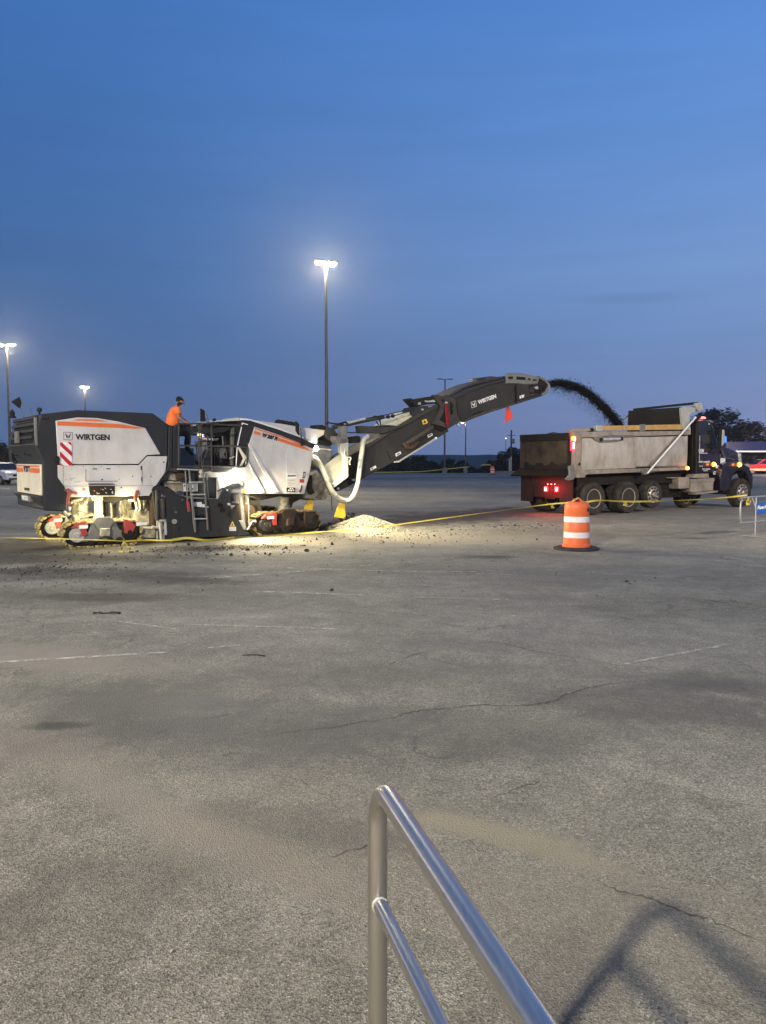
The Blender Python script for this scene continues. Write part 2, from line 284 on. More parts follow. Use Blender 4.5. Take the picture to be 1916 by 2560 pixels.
# ------------------------------------------------------------------ ground
def ground_material():
    m, t, b, N, L = newmat('worn_asphalt')
    geo = N.new('ShaderNodeNewGeometry'); pos = geo.outputs['Position']
    def noise(scale, detail=3, rough=.5, vec=None, dist=0):
        n = N.new('ShaderNodeTexNoise'); n.inputs['Scale'].default_value = scale; n.inputs['Detail'].default_value = detail
        n.inputs['Roughness'].default_value = rough; n.inputs['Distortion'].default_value = dist; L.new(vec or pos, n.inputs['Vector']); return n.outputs[0]
    def mr(v, a, b_, c, d, smooth=False):
        n = N.new('ShaderNodeMapRange'); n.inputs['From Min'].default_value = a; n.inputs['From Max'].default_value = b_
        n.inputs['To Min'].default_value = c; n.inputs['To Max'].default_value = d
        if smooth: n.interpolation_type = 'SMOOTHSTEP'
        L.new(v, n.inputs['Value']); return n.outputs[0]
    def mixc(f, a, c):
        n = N.new('ShaderNodeMix'); n.data_type = 'RGBA'
        if isinstance(f, float): n.inputs['Factor'].default_value = f
        else: L.new(f, n.inputs['Factor'])
        for s, v in (('A', a), ('B', c)):
            if isinstance(v, tuple): n.inputs[s].default_value = (*v[:3], 1)
            else: L.new(v, n.inputs[s])
        return n.outputs['Result']
    def scale(c, f):
        n = N.new('ShaderNodeVectorMath'); n.operation = 'SCALE'; L.new(c, n.inputs[0]); L.new(f, n.inputs['Scale']); return n.outputs[0]
    base = mixc(mr(noise(.35, 5, .6), .35, .65, 0, 1), (.285, .268, .210), (.198, .190, .150))
    base = scale(base, mr(noise(.16, 4, .6), .35, .65, .86, 1.12))
    base = mixc(mr(noise(1.3, 4, .6), .4, .7, 0, .5), base, (.262, .244, .190))
    # aggregate
    vor = N.new('ShaderNodeTexVoronoi'); vor.inputs['Scale'].default_value = 118; L.new(pos, vor.inputs['Vector'])
    sepc = N.new('ShaderNodeSeparateColor'); L.new(vor.outputs['Color'], sepc.inputs[0])
    base = scale(base, mr(sepc.outputs[0], 0, 1, .60, 1.40))
    base = mixc(mr(sepc.outputs[1], .90, 1, 0, .7), base, (.50, .47, .41))
    base = mixc(mr(sepc.outputs[2], .90, 1, 0, .6), base, (.05, .045, .04))
    vor2 = N.new('ShaderNodeTexVoronoi'); vor2.inputs['Scale'].default_value = 270; L.new(pos, vor2.inputs['Vector'])
    sep2 = N.new('ShaderNodeSeparateColor'); L.new(vor2.outputs['Color'], sep2.inputs[0])
    base = scale(base, mr(sep2.outputs[0], 0, 1, .62, 1.40))
    base = mixc(mr(sep2.outputs[1], 0, 1, 0, .22), base, (.19, .155, .12))
    base = scale(base, mr(noise(28, 3, .6), .3, .7, .86, 1.14))
    base = scale(base, mr(noise(3.2, 6, .7, None, .8), .35, .65, .84, 1.13))
    base = scale(base, mr(noise(.7, 6, .7, None, 1.5), .38, .62, .88, 1.10))
    # small dark pits
    n3 = noise(9, 5, .7)
    base = scale(base, mr(n3, .62, .72, 1, .62))
    # hair cracks in a few patches only
    vc = N.new('ShaderNodeTexVoronoi'); vc.feature = 'DISTANCE_TO_EDGE'; vc.inputs['Scale'].default_value = .55
    dn = N.new('ShaderNodeTexNoise'); dn.inputs['Scale'].default_value = 1.7; dn.inputs['Detail'].default_value = 6; L.new(pos, dn.inputs['Vector'])
    va = N.new('ShaderNodeVectorMath'); va.operation = 'MULTIPLY_ADD'; L.new(dn.outputs['Color'], va.inputs[0]); va.inputs[1].default_value = (.9, .9, .9); L.new(pos, va.inputs[2])
    L.new(va.outputs[0], vc.inputs['Vector'])
    crk = mr(vc.outputs[0], .0, .012, 1, 0)
    msk = mr(noise(.33, 2), .50, .60, 0, .55)
    mm = N.new('ShaderNodeMath'); mm.operation = 'MULTIPLY'; L.new(crk, mm.inputs[0]); L.new(msk, mm.inputs[1])
    base = mixc(mm.outputs[0], base, (.05, .045, .04))
    # stains, dust, damp patches and the boom's painted shadow: (px, py in the photo, half sizes in metres, turn, strength, colour)
    wob = noise(1.6, 5, .65); wob2 = noise(7, 4, .6)
    S = [(1200, 2075, .50, .085, -26, .95, (.30, .268, .18)), (1370, 2135, .42, .05, -26, .7, (.28, .25, .17)),
         (330, 2000, 1.5, .13, -44, .6, (.29, .262, .20)), (640, 2130, .8, .12, -38, .6, (.29, .25, .19)), (90, 1640, 1.5, .3, -15, .7, (.30, .268, .215)), (500, 1900, 3.2, .4, -35, .2, (.27, .245, .19)), (1500, 2300, 1.3, .3, -20, .3, (.27, .24, .18)),
         (100, 1850, .8, .4, -30, .4, (.235, .205, .175)),
         (340, 1760, .9, .4, -10, .6, (.118, .115, .095)), (720, 1700, 2.2, .25, 12, .4, (.13, .12, .10)), (1150, 1830, 2.0, .3, 8, .4, (.135, .13, .11)), (760, 2060, .6, .12, -20, .45, (.12, .11, .09)), (230, 2240, .7, .2, 20, .35, (.13, .12, .10)), (500, 1775, .42, .28, 10, .5, (.205, .19, .165)),
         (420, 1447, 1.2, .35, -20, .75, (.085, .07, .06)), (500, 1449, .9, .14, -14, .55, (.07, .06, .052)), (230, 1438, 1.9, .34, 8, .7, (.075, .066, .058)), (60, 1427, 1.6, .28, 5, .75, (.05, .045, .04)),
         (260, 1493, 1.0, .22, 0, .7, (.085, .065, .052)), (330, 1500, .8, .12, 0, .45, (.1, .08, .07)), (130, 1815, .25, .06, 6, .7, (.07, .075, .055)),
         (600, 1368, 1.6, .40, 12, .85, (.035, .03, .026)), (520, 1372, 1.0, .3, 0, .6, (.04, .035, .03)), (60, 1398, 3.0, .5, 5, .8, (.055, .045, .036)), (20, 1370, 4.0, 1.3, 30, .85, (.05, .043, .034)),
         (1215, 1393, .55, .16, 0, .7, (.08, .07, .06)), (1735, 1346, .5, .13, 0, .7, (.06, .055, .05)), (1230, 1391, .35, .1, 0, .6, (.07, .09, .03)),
         (1010, 1430, 2.4, .3, 0, .25, (.11, .10, .09)), (1640, 1760, 1.0, .28, -8, .55, (.10, .095, .082)), (1745, 1702, .45, .22, 0, .6, (.095, .09, .075)), (1850, 1720, .8, .14, -8, .5, (.09, .085, .075)),
         (1130, 1610, .9, .2, -10, .4, (.125, .12, .105)), (1500, 1700, 3.0, .5, 5, .2, (.14, .135, .12)), (1480, 1440, 3.0, .8, 0, .25, (.135, .13, .118)), (700, 1820, 1.4, .4, 0, .5, (.135, .128, .115)),
         (1390, 2440, .30, .15, 20, .45, (.12, .105, .09)), (1330, 1600, 4.0, 1.0, 0, .15, (.155, .15, .14)), (960, 1350, 4.5, 1.0, 10, .45, (.24, .21, .165)), (1180, 1345, 3.0, .8, 8, .35, (.22, .19, .155)),
         (1100, 1296, 7.0, 1.25, 47, .9, (.06, .045, .038)), (1250, 1278, 5.0, 1.0, 40, .8, (.055, .042, .038))]  # these dark bands paint the conveyor's shadow into the ground colour
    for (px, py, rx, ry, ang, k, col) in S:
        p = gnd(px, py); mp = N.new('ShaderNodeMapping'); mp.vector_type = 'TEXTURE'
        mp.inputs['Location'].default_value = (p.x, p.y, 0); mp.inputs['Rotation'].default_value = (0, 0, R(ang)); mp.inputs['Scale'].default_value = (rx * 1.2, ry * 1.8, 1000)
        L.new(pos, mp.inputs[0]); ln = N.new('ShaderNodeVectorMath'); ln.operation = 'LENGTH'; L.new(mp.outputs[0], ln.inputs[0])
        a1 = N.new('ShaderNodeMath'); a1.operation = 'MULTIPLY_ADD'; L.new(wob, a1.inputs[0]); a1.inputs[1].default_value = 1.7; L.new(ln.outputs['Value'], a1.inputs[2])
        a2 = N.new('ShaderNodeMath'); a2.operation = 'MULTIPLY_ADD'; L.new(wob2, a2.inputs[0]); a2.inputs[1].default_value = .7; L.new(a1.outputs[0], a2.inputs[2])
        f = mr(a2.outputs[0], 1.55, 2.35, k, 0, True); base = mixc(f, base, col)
    # far away the surface reads darker and banded by old seal coats
    sp = N.new('ShaderNodeSeparateXYZ'); L.new(pos, sp.inputs[0])
    mpb = N.new('ShaderNodeMapping'); mpb.inputs['Scale'].default_value = (.025, .11, 1); mpb.inputs['Rotation'].default_value = (0, 0, R(4)); L.new(pos, mpb.inputs[0])
    band = noise(1.0, 5, .6, mpb.outputs[0]); band = mr(band, .32, .68, .58, 1.2)
    base = scale(base, band)
    # grass and soil past the edge of the lot
    rim = mr(sp.outputs[1], 104, 106, 0, 1); base = mixc(rim, base, (.03, .042, .018))
    L.new(base, b.inputs['Base Color']); b.inputs['Roughness'].default_value = .85; b.inputs['Specular IOR Level'].default_value = .18
    L.new(mr(noise(.8, 3), .3, .7, .70, .95), b.inputs['Roughness'])
    bp = N.new('ShaderNodeBump'); bp.inputs['Strength'].default_value = .55; bp.inputs['Distance'].default_value = .006
    ad = N.new('ShaderNodeMath'); ad.operation = 'ADD'; L.new(vor.outputs['Distance'], ad.inputs[0]); L.new(noise(60, 3), ad.inputs[1]); L.new(ad.outputs[0], bp.inputs['Height'])
    bp2 = N.new('ShaderNodeBump'); bp2.inputs['Strength'].default_value = .5; bp2.inputs['Distance'].default_value = .05; L.new(noise(.9, 4), bp2.inputs['Height']); L.new(bp.outputs[0], bp2.inputs['Normal'])
    L.new(bp2.outputs[0], b.inputs['Normal'])
    return m
ASPH = ground_material()
mb = MB()
ys = [-60, -20, 0, 5, 10, 15, 20, 30, 45, 60, 80, 100, 103, 106, 112, 120, 140, 200, 300, 450, 700]
xs = [-700, -400, -250, -150, -90, -50, -30, -15, 0, 15, 30, 50, 90, 150, 250, 400, 700]
def gz(x, y):
    if y <= 103: return 0.0
    t = min(1, (y - 103) / 35); return -5.0 * t * t * (3 - 2 * t)
for y in ys:
    for x in xs: mb.v.append((x, y, gz(x, y)))
nx = len(xs)
for j in range(len(ys) - 1):
    for i in range(nx - 1): mb.f.append((j * nx + i, j * nx + i + 1, (j + 1) * nx + i + 1, (j + 1) * nx + i)); mb.m.append(0)
link('ground', mb, ASPH, kind='structure')

# painted bay lines, worn away in places
def worn_paint():
    m, t, b, N, L = newmat('worn_line_paint')
    geo = N.new('ShaderNodeNewGeometry'); n = N.new('ShaderNodeTexNoise'); n.inputs['Scale'].default_value = 6; n.inputs['Detail'].default_value = 8; n.inputs['Roughness'].default_value = .8
    L.new(geo.outputs['Position'], n.inputs['Vector'])
    mr = N.new('ShaderNodeMapRange'); mr.inputs['From Min'].default_value = .42; mr.inputs['From Max'].default_value = .60; mr.inputs['To Min'].default_value = .14; mr.inputs['To Max'].default_value = .85; L.new(n.outputs[0], mr.inputs['Value'])
    b.inputs['Base Color'].default_value = (.50, .46, .38, 1); b.inputs['Roughness'].default_value = .7
    L.new(mr.outputs[0], b.inputs['Alpha']); return m
PAINT = worn_paint()
LINES = [((470, 1412), (1300, 1437), .07), ((500, 1447), (830, 1422), .07), ((640, 1478), (920, 1488), .08), ((900, 1415), (1150, 1391), .06), ((560, 1379), (1000, 1384), .07),
         ((0, 1655), (420, 1630), .06), ((520, 1619), (600, 1613), .05), ((450, 1560), (850, 1572), .05), ((960, 1427), (1330, 1431), .05), ((1380, 1366), (1916, 1370), .05), ((1450, 1430), (1730, 1446), .05),
         ((1560, 1660), (1820, 1611), .05), ((1050, 1493), (1270, 1499), .05), ((1000, 1461), (1085, 1464), .06), ((1690, 1365), (1916, 1374), .05), ((270, 1550), (440, 1572), .04), ((780, 1240), (910, 1243), .5), ((860, 1262), (1010, 1260), .3)]
for k, (a, b_, w) in enumerate(LINES):
    p, q = gnd(*a, z=.004 + .0004 * k), gnd(*b_, z=.004 + .0004 * k); d = (q - p).normalized(); s = Vector((-d.y, d.x, 0)) * w / 2
    mb = MB(); n = max(2, int((q - p).length / .8)); vs = []
    for i in range(n + 1):
        c = p.lerp(q, i / n); vs += [c - s, c + s]
    mb.add(vs, [(2 * i, 2 * i + 2, 2 * i + 3, 2 * i + 1) for i in range(n)])
    link('painted_line', mb, PAINT, kind='structure')
# cracks: open seams, a dark bottom between ragged lips
CRK = pm('crack_fill', (.075, .068, .058), .9, bump=0)
def crack(pts, w, seed):
    rnd = random.Random(seed); P = crom([gnd(*p, z=.003) for p in pts], 12); vs = []; off = 0
    for i, p in enumerate(P):
        d = (P[min(i + 1, len(P) - 1)] - P[max(i - 1, 0)]).normalized(); s = Vector((-d.y, d.x, 0)); off = off * .85 + rnd.gauss(0, w * .45)
        e = math.sin(math.pi * i / (len(P) - 1)) ** .5; ww = w * rnd.uniform(.15, 1.1) * max(e, .05) * .5
        vs += [p + s * (off - ww), p + s * (off + ww)]
    mb = MB(); mb.add(vs, [(2 * i, 2 * i + 2, 2 * i + 3, 2 * i + 1) for i in range(len(P) - 1)])
    link('pavement_crack', mb, CRK, kind='structure', smooth=False)
CR = [([(958, 1797), (1040, 1779), (1150, 1770), (1290, 1762), (1370, 1752), (1422, 1733), (1500, 1716), (1610, 1702)], .022),
      ([(700, 1832), (760, 1828), (830, 1819), (900, 1806), (958, 1797)], .018), ([(1095, 1590), (1160, 1608), (1240, 1604), (1320, 1622), (1430, 1643), (1480, 1653), (1580, 1667), (1660, 1665)], .018),
      ([(960, 1668), (1030, 1637), (1110, 1619)], .012), ([(1040, 1636), (1110, 1655), (1190, 1674)], .012), ([(1430, 1525), (1550, 1543), (1700, 1562)], .016),
      ([(1160, 2125), (1200, 2090)], .0001), ([(785, 2152), (850, 2132), (920, 2112), (985, 2078)], .014), ([(1250, 1992), (1300, 1972), (1345, 1957), (1400, 1952)], .014),
      ([(1480, 2197), (1560, 2225), (1660, 2262), (1780, 2305), (1916, 2352)], .020), ([(545, 1893), (570, 1884), (610, 1884)], .014), ([(100, 1818), (130, 1812), (162, 1809)], .03),
      ([(1670, 1710), (1740, 1716), (1800, 1728), (1916, 1722)], .012), ([(1440, 1735), (1500, 1742), (1600, 1757), (1700, 1776)], .012), ([(660, 1938), (740, 1950), (820, 1990), (860, 2000)], .010),
      ([(0, 2010), (60, 1985), (170, 1960)], .006), ([(490, 1800), (540, 1793), (620, 1778)], .010), ([(380, 1835), (420, 1822)], .02), ([(1600, 1470), (1760, 1492), (1916, 1503)], .012), ([(1890, 1588), (1916, 1592)], .02), ([(1050, 1585), (1120, 1583)], .012)]
for i, (p, w) in enumerate(CR):
    if w > .001: crack(p, w, i)

# loose crumbs of milled asphalt, far too many to count
CRUMB = pm('asphalt_crumb', (.035, .03, .027), .8, bump=0, dirt=(.12, .11, .09), amt=.6, scale=3)
STONE = pm('pale_millings', (.24, .22, .165), .85, bump=.2, dirt=(.17, .145, .11), amt=.7, scale=9)
rnd = random.Random(3); mb = MB()
def scatter(px, py, sx, sy, n, r0, r1, ang=0):
    for _ in range(n):
        a, b_ = rnd.gauss(0, 1), rnd.gauss(0, 1); x = px + sx * a; y = py + sy * b_ + math.tan(R(ang)) * sx * a
        if y < 1200: continue
        p = gnd(x, y); r = rnd.uniform(r0, r1) * (1 + 1.2 * (rnd.random() > .93)); p.z = r * .35; mb.rock(p, r, rnd)
scatter(90, 1424, 110, 7, 360, .005, .016, -2); scatter(150, 1440, 120, 22, 130, .005, .016); scatter(600, 1369, 70, 3.2, 480, .005, .016, -1); scatter(560, 1378, 140, 9, 160, .008, .03)
scatter(330, 1392, 160, 10, 50, .008, .022); scatter(1290, 1314, 60, 4, 110, .008, .026); scatter(1130, 1322, 160, 6, 200, .006, .018); scatter(950, 1340, 160, 12, 260, .008, .028); scatter(1500, 1320, 90, 10, 20, .01, .02)
scatter(338, 1380, 6, 4, 8, .03, .05); scatter(800, 1420, 600, 30, 140, .006, .02)
o = link('asphalt_crumbs', mb, CRUMB, kind='stuff', smooth=False); o['label'] = 'dark crumbs of milled asphalt scattered over the lot'; o['category'] = 'debris'
mb = MB()
for (x, y, r) in [(430, 2381, .013), (1046, 2462, .016), (1424, 1732, .012), (365, 1600, .012), (824, 1472, .02), (1850, 1616, .012), (1842, 1787, .01), (1062, 2326, .01), (260, 1530, .01), (140, 1587, .012), (1870, 1930, .008), (1830, 2157, .007), (1690, 2340, .006), (640, 2330, .006), (1270, 1950, .006)]:
    p = gnd(x, y); p.z = r * .3; mb.rock(p, r, rnd)
for _ in range(900):
    p = Vector((rnd.uniform(-2.2, 2.4), rnd.uniform(2.2, 7.5), 0)); r = rnd.uniform(.0015, .0042); p.z = r * .3; mb.rock(p, r, rnd)
o = link('loose_grit', mb, STONE, kind='stuff', smooth=False); o['label'] = 'pale grit lying loose on the near asphalt'; o['category'] = 'grit'
# tar pieces and a twig
mb = MB(); a = gnd(258, 1535); mb.tube(crom([a + Vector((x, y, .012)) for x, y in ((-.12, 0), (-.05, .02), (.02, -.01), (.10, .03), (.2, .0))], 3), [.006 + .018 * rnd.random() for _ in range(13)], 5)
tag(link('tar_strip', mb, CRUMB), 'ragged black scrap of tar lying alone on the left of the lot', 'scrap')
mb = MB(); a = gnd(606, 1640); mb.tube(crom([a + Vector((x, y, .008)) for x, y in ((0, 0), (.09, .015), (.18, -.005), (.22, -.03))], 4), .005, 5)
tag(link('rubber_strip', mb, BLACK), 'thin bent black strip lying on the open asphalt', 'scrap')

# heap of millings under the conveyor, stones spilling off it
hc = gnd(912, 1330); hc = Vector((hc.x, hc.y + .35, 0)); mb = MB(); n = 26
for j in range(n + 1):
    for i in range(n + 1):
        x = (i / n - .5) * 2.6; y = (j / n - .5) * 1.7; d = math.hypot(x / 1.15 - (.12 if x < 0 else 0), y / .75)
        z = .42 * max(0, 1 - d) ** .9 + .05 * mnoise.noise(Vector((x * 5, y * 5, 0))) * max(0, 1.1 - d)
        mb.v.append((hc.x + x, hc.y + y, z - .015))
for j in range(n):
    for i in range(n): mb.f.append((j * (n + 1) + i, j * (n + 1) + i + 1, (j + 1) * (n + 1) + i + 1, (j + 1) * (n + 1) + i)); mb.m.append(0)
for _ in range(2600):
    x, y = rnd.gauss(0, .55), rnd.gauss(0, .36); d = math.hypot(x / 1.15, y / .75); z = .41 * max(0, 1 - d) ** .9; r = rnd.uniform(.010, .030) if d < 1 else rnd.uniform(.006, .02)
    mb.rock((hc.x + x, hc.y + y, z + r * .2), r, rnd)
for _ in range(900):
    p = gnd(rnd.gauss(960, 75), rnd.gauss(1338, 6)); r = rnd.uniform(.006, .018); p.z = r * .3; mb.rock(p, r, rnd)
o = link('millings_heap', mb, STONE, kind='stuff', smooth=False); o['label'] = 'pale heap of asphalt millings spilled on the ground under the conveyor'; o['category'] = 'gravel heap'
mb = MB()
for k in range(900):
    t = rnd.random(); p = gnd(770 + 110 * t + rnd.gauss(0, 6), 1332 - 8 * t); h = .05 + .36 * t ** 1.5; r = rnd.uniform(.02, .05)
    mb.rock((p.x, p.y + rnd.uniform(.2, .7), h * rnd.random() + .01), r, rnd)
o = link('dark_windrow', mb, CRUMB, kind='stuff', smooth=False); o['label'] = 'dark ridge of loose asphalt between the front track and the pale heap'; o['category'] = 'gravel heap'

# ------------------------------------------------------------------ far land, trees, haze
HILL = pm('far_wooded_hill', (.03, .045, .03), .9, scale=.02, bump=0)
mb = MB(); n = 70
for j, (Y, zz) in enumerate(((430, -5.2), (470, -1.0), (520, 0))):
    for i in range(n + 1):
        x = -420 + 840 * i / n; h = 4.5 + 2.6 * mnoise.noise(Vector((x * .012, 3, 0))) + 1.2 * mnoise.noise(Vector((x * .06, 7, 0)))
        mb.v.append((x, Y, zz if j < 2 else h))
for j in range(2):
    for i in range(n): mb.f.append((j * (n + 1) + i, j * (n + 1) + i + 1, (j + 1) * (n + 1) + i + 1, (j + 1) * (n + 1) + i)); mb.m.append(0)
link('hill', mb, HILL, kind='structure')
LEAF = pm('tree_leaves', (.022, .034, .018), .7, dirt=(.010, .017, .010), amt=.9, scale=1.2, bump=0, var=.2)
BARK = pm('tree_bark', (.06, .05, .04), .9, bump=.4, bscale=12)
def tree(x, y, z, h, w, seed, label, group=None, leaf=.22, dens=1.0, lean=0):
    rnd = random.Random(seed); t = thing('tree', label, 'tree', (x, y, z), 0, group)
    mb = MB(); top = Vector((lean, 0, h * .8)); mid = Vector((lean * .3 + rnd.uniform(-.2, .2), 0, h * .4))
    mb.tube(crom([(0, 0, -.3), mid, top], 5), [.03 * h * (1 - .85 * i / 10) for i in range(11)], 7)
    cl = []
    for k in range(int(13 * dens) + 5):
        a = rnd.random() * 6.28; f = rnd.random() ** .6; zz = h * (.28 + .66 * rnd.random()); ww = w * .5 * (1 - .75 * max(0, (zz / h - .45) / .55) ** 1.6)
        c = Vector((math.cos(a) * f * ww + lean * zz / h, math.sin(a) * f * ww, zz)); cl.append((c, h * rnd.uniform(.07, .15)))
        s = Vector((lean * .5, 0, zz * .55)); mb.tube([s, s.lerp(c, .6) + Vector((0, 0, .1)), c], [.012 * h, .007 * h, .003 * h], 4)
    link('trunk', mb, BARK, t)
    lb = MB()
    for c, r in cl:
        for _ in range(int(170 * dens)):
            d = Vector((rnd.gauss(0, 1), rnd.gauss(0, 1), rnd.gauss(0, .8))).normalized() * r * rnd.random() ** .42
            p = c + d; s = leaf * rnd.uniform(.5, 1.25)
            q = Matrix.Rotation(rnd.random() * 6.28, 3, 'Z') @ Matrix.Rotation(rnd.uniform(-1.1, 1.1), 3, 'X')
            lb.add([p + q @ Vector(v) for v in ((-s, 0, 0), (0, -s * .45, 0), (s, 0, 0), (0, s * .45, 0))], [(0, 1, 2, 3)])
    link('crown', lb, LEAF, t, smooth=False)
ORD = ['first', 'second', 'third', 'fourth', 'fifth', 'sixth', 'seventh', 'eighth', 'ninth', 'tenth', 'eleventh', 'twelfth', 'thirteenth', 'fourteenth', 'fifteenth', 'sixteenth']
def trow(specs, Y0, group, desc):
    for i, (px, top, w, seed) in enumerate(specs):
        Y = Y0 + (i % 3) * 4; p = at(px, top, Y); z = gz(0, Y); lab = desc % ORD[sorted(specs).index(specs[i])]
        tree(p.x, Y, z, p.z - z, w, seed, lab, group, leaf=.34)
MID = [(925, 1163, 6, 1), (958, 1150, 6.5, 2), (985, 1148, 6, 3), (1012, 1143, 7.5, 4), (1040, 1141, 6.5, 5), (1068, 1152, 6.5, 6), (1096, 1150, 6, 7), (1124, 1149, 7, 8), (1150, 1150, 6, 9), (1168, 1160, 5, 10), (890, 1160, 7, 41), (940, 1166, 7, 42), (1056, 1160, 7, 43), (1110, 1160, 7, 44), (1140, 1162, 6, 45), (1000, 1160, 7, 46)]
trow(MID, 128, 'trees beyond the lot under the conveyor', 'low dark tree beyond the lot under the conveyor, %s from the left')
GAP = [(1205, 1163, 3.2, 11), (1222, 1157, 5, 12), (1238, 1148, 5.5, 13), (1255, 1135, 6, 14), (1274, 1127, 6, 15), (1296, 1117, 7, 16), (1320, 1118, 7, 17), (1262, 1156, 6, 47), (1285, 1150, 6, 48), (1232, 1165, 5, 49)]
trow(GAP, 124, 'trees rising behind the truck tailgate', 'dark tree rising behind the truck tailgate, %s from the left')
RT = [(1745, 1036, 7, 21), (1786, 1024, 8, 22), (1810, 1028, 7, 23), (1838, 1066, 5.5, 24), (1856, 1054, 5, 25), (1886, 1056, 6, 26), (1910, 1080, 6, 27), (1928, 1072, 6, 28), (1765, 1062, 8, 50), (1800, 1076, 8, 51), (1870, 1085, 8, 52), (1832, 1092, 8, 53), (1900, 1098, 7, 54), (1722, 1070, 6, 55)]
trow(RT, 112, 'tall trees behind the blue canopy', 'tall leafy tree behind truck cab and blue canopy, %s from the left')
trow([(2, 1112, 6, 31), (22, 1132, 6, 32), (-20, 1118, 7, 33), (40, 1142, 6, 34), (58, 1150, 6, 35), (10, 1150, 6, 56), (30, 1160, 6, 57)], 112, 'trees behind the white car', 'dark tree behind the parked white car, %s from the left')
# ------------------------------------------------------------------ milling machine
MF = Frame((-6.279, 15.849), R(36))
mach = thing('milling_machine', 'large white and charcoal cold milling machine on tracks with raised conveyor boom', 'milling machine', MF.o, MF.th)
ROT_S = (R(90), 0, 0)                     # lettering that faces the near side
def PP(z, pts, v): return [MF.side(z, x, y, v) for x, y in pts]
def plate(name, z, pts, v0, v1, mat, parent=mach, bevel=.008, **k):
    mb = MB(); mb.prism(PP(z, pts, v0), (0, v1 - v0, 0)); return link(name, mb, mat, parent, bevel, **k)
def tubes(name, z, paths, v, r, mat, parent=mach, smooth_k=0, n=8):
    mb = MB()
    for p in paths:
        q = [MF.side(z, x, y, (p3[0] if p3 else v)) for x, y, *p3 in p]
        if smooth_k: q = crom(q, smooth_k)
        mb.tube(q, r, n)
    return link(name, mb, mat, parent)
def stext(body, z, x0, y0, x1, y1, hpx, v, mat, parent, bold=.0, squash=None, name='lettering', skew=0):
    a = MF.side(z, x0, y0, v); b = MF.side(z, x1, y1, v); h = abs((MF.side(z, x0, y0 - hpx, v) - a).z) / .70
    o = text(body, mat, parent, a, (R(90), -math.atan2(b.z - a.z, b.x - a.x), 0), h, bold, name, skew=skew)
    bpy.context.view_layer.update(); w = o.dimensions.x; o.scale = ((b - a).length / max(w, .01), 1, 1); return o
WID = 2.55
# main body, dark
shell = plate('engine_housing', 'a', [(375, 283), (520, 268), (730, 245), (900, 252), (1445, 275), (1590, 385), (1578, 835), (1440, 1050), (640, 1070), (628, 1190), (600, 1200), (412, 1190), (408, 745), (322, 570)], 0, WID, DARK, bevel=.03)
plate('hood_recess', 'a', [(395, 320), (470, 316), (475, 330), (400, 332)], -.012, .01, BLACK, shell, .003)
up = plate('upper_side_panel', 'a', [(527, 345), (640, 328), (730, 315), (915, 320), (1110, 352), (1370, 415), (1512, 662), (1385, 668), (1305, 752), (572, 752), (548, 700)], -.022, .01, WHITE)
lo = plate('lower_side_panel', 'a', [(545, 764), (1308, 764), (1390, 680), (1578, 680), (1556, 830), (1405, 1052), (655, 1060), (606, 960), (548, 880)], -.018, .01, WHITE)
plate('orange_stripe', 'a', [(541, 350), (900, 366), (1110, 375), (1250, 395), (1362, 418), (1290, 421), (900, 405), (541, 390)], -.026, -.021, ORANGE, up, 0)
plate('orange_stripe', 'a', [(660, 341), (745, 330), (905, 331), (1030, 356), (880, 350)], -.026, -.021, ORANGE, up, 0)
plate('door_seam', 'a', [(808, 800), (813, 800), (813, 912), (1110, 912), (1110, 917), (808, 917)], -.021, -.017, INK, lo, 0)
plate('door_seam', 'a', [(598, 959), (1340, 957), (1440, 955), (1440, 958), (598, 962)], -.021, -.017, INK, lo, 0)
plate('door_seam', 'a', [(1338, 770), (1341, 770), (1341, 950), (1338, 950)], -.021, -.017, INK, lo, 0)
plate('door_seam', 'a', [(596, 775), (599, 775), (599, 955), (596, 955)], -.021, -.017, GREY, lo, 0)
for (x, y) in ((895, 799), (1022, 799)): plate('latch', 'a', [(x - 22, y - 5), (x + 18, y - 5), (x + 22, y + 4), (x - 18, y + 4)], -.03, -.017, INK, lo, .002)
for (x, y) in ((1332, 790), (1337, 895)): plate('hinge', 'a', [(x - 4, y - 20), (x + 4, y - 20), (x + 4, y + 20), (x - 4, y + 20)], -.035, -.017, INK, lo, .002)
for (x, y, s) in ((963, 900, 9), (1250, 870, 6), (1422, 872, 6), (1543, 736, 8), (1127, 898, 4), (622, 900, 4), (788, 777, 4), (955, 777, 4), (1120, 777, 4), (1145, 975, 7)):
    plate('bolt', 'a', [(x + s * math.cos(a) * 1.1, y + s * .8 * math.sin(a)) for a in [k * math.pi / 4 for k in range(8)]], -.028, -.017, INK, lo, 0)
for k, (x, y, w) in enumerate(((650, 890, 60), (655, 905, 30), (690, 923, 70), (655, 935, 14))):
    plate('scuff_mark', 'a', [(x, y), (x + w, y - 7), (x + w, y - 5), (x, y + 2)], -.0205, -.017, INK, lo, 0)
plate('orange_sticker', 'a', [(777, 980), (803, 980), (803, 1003), (777, 1003)], -.022, -.017, ORANGE, lo, 0)
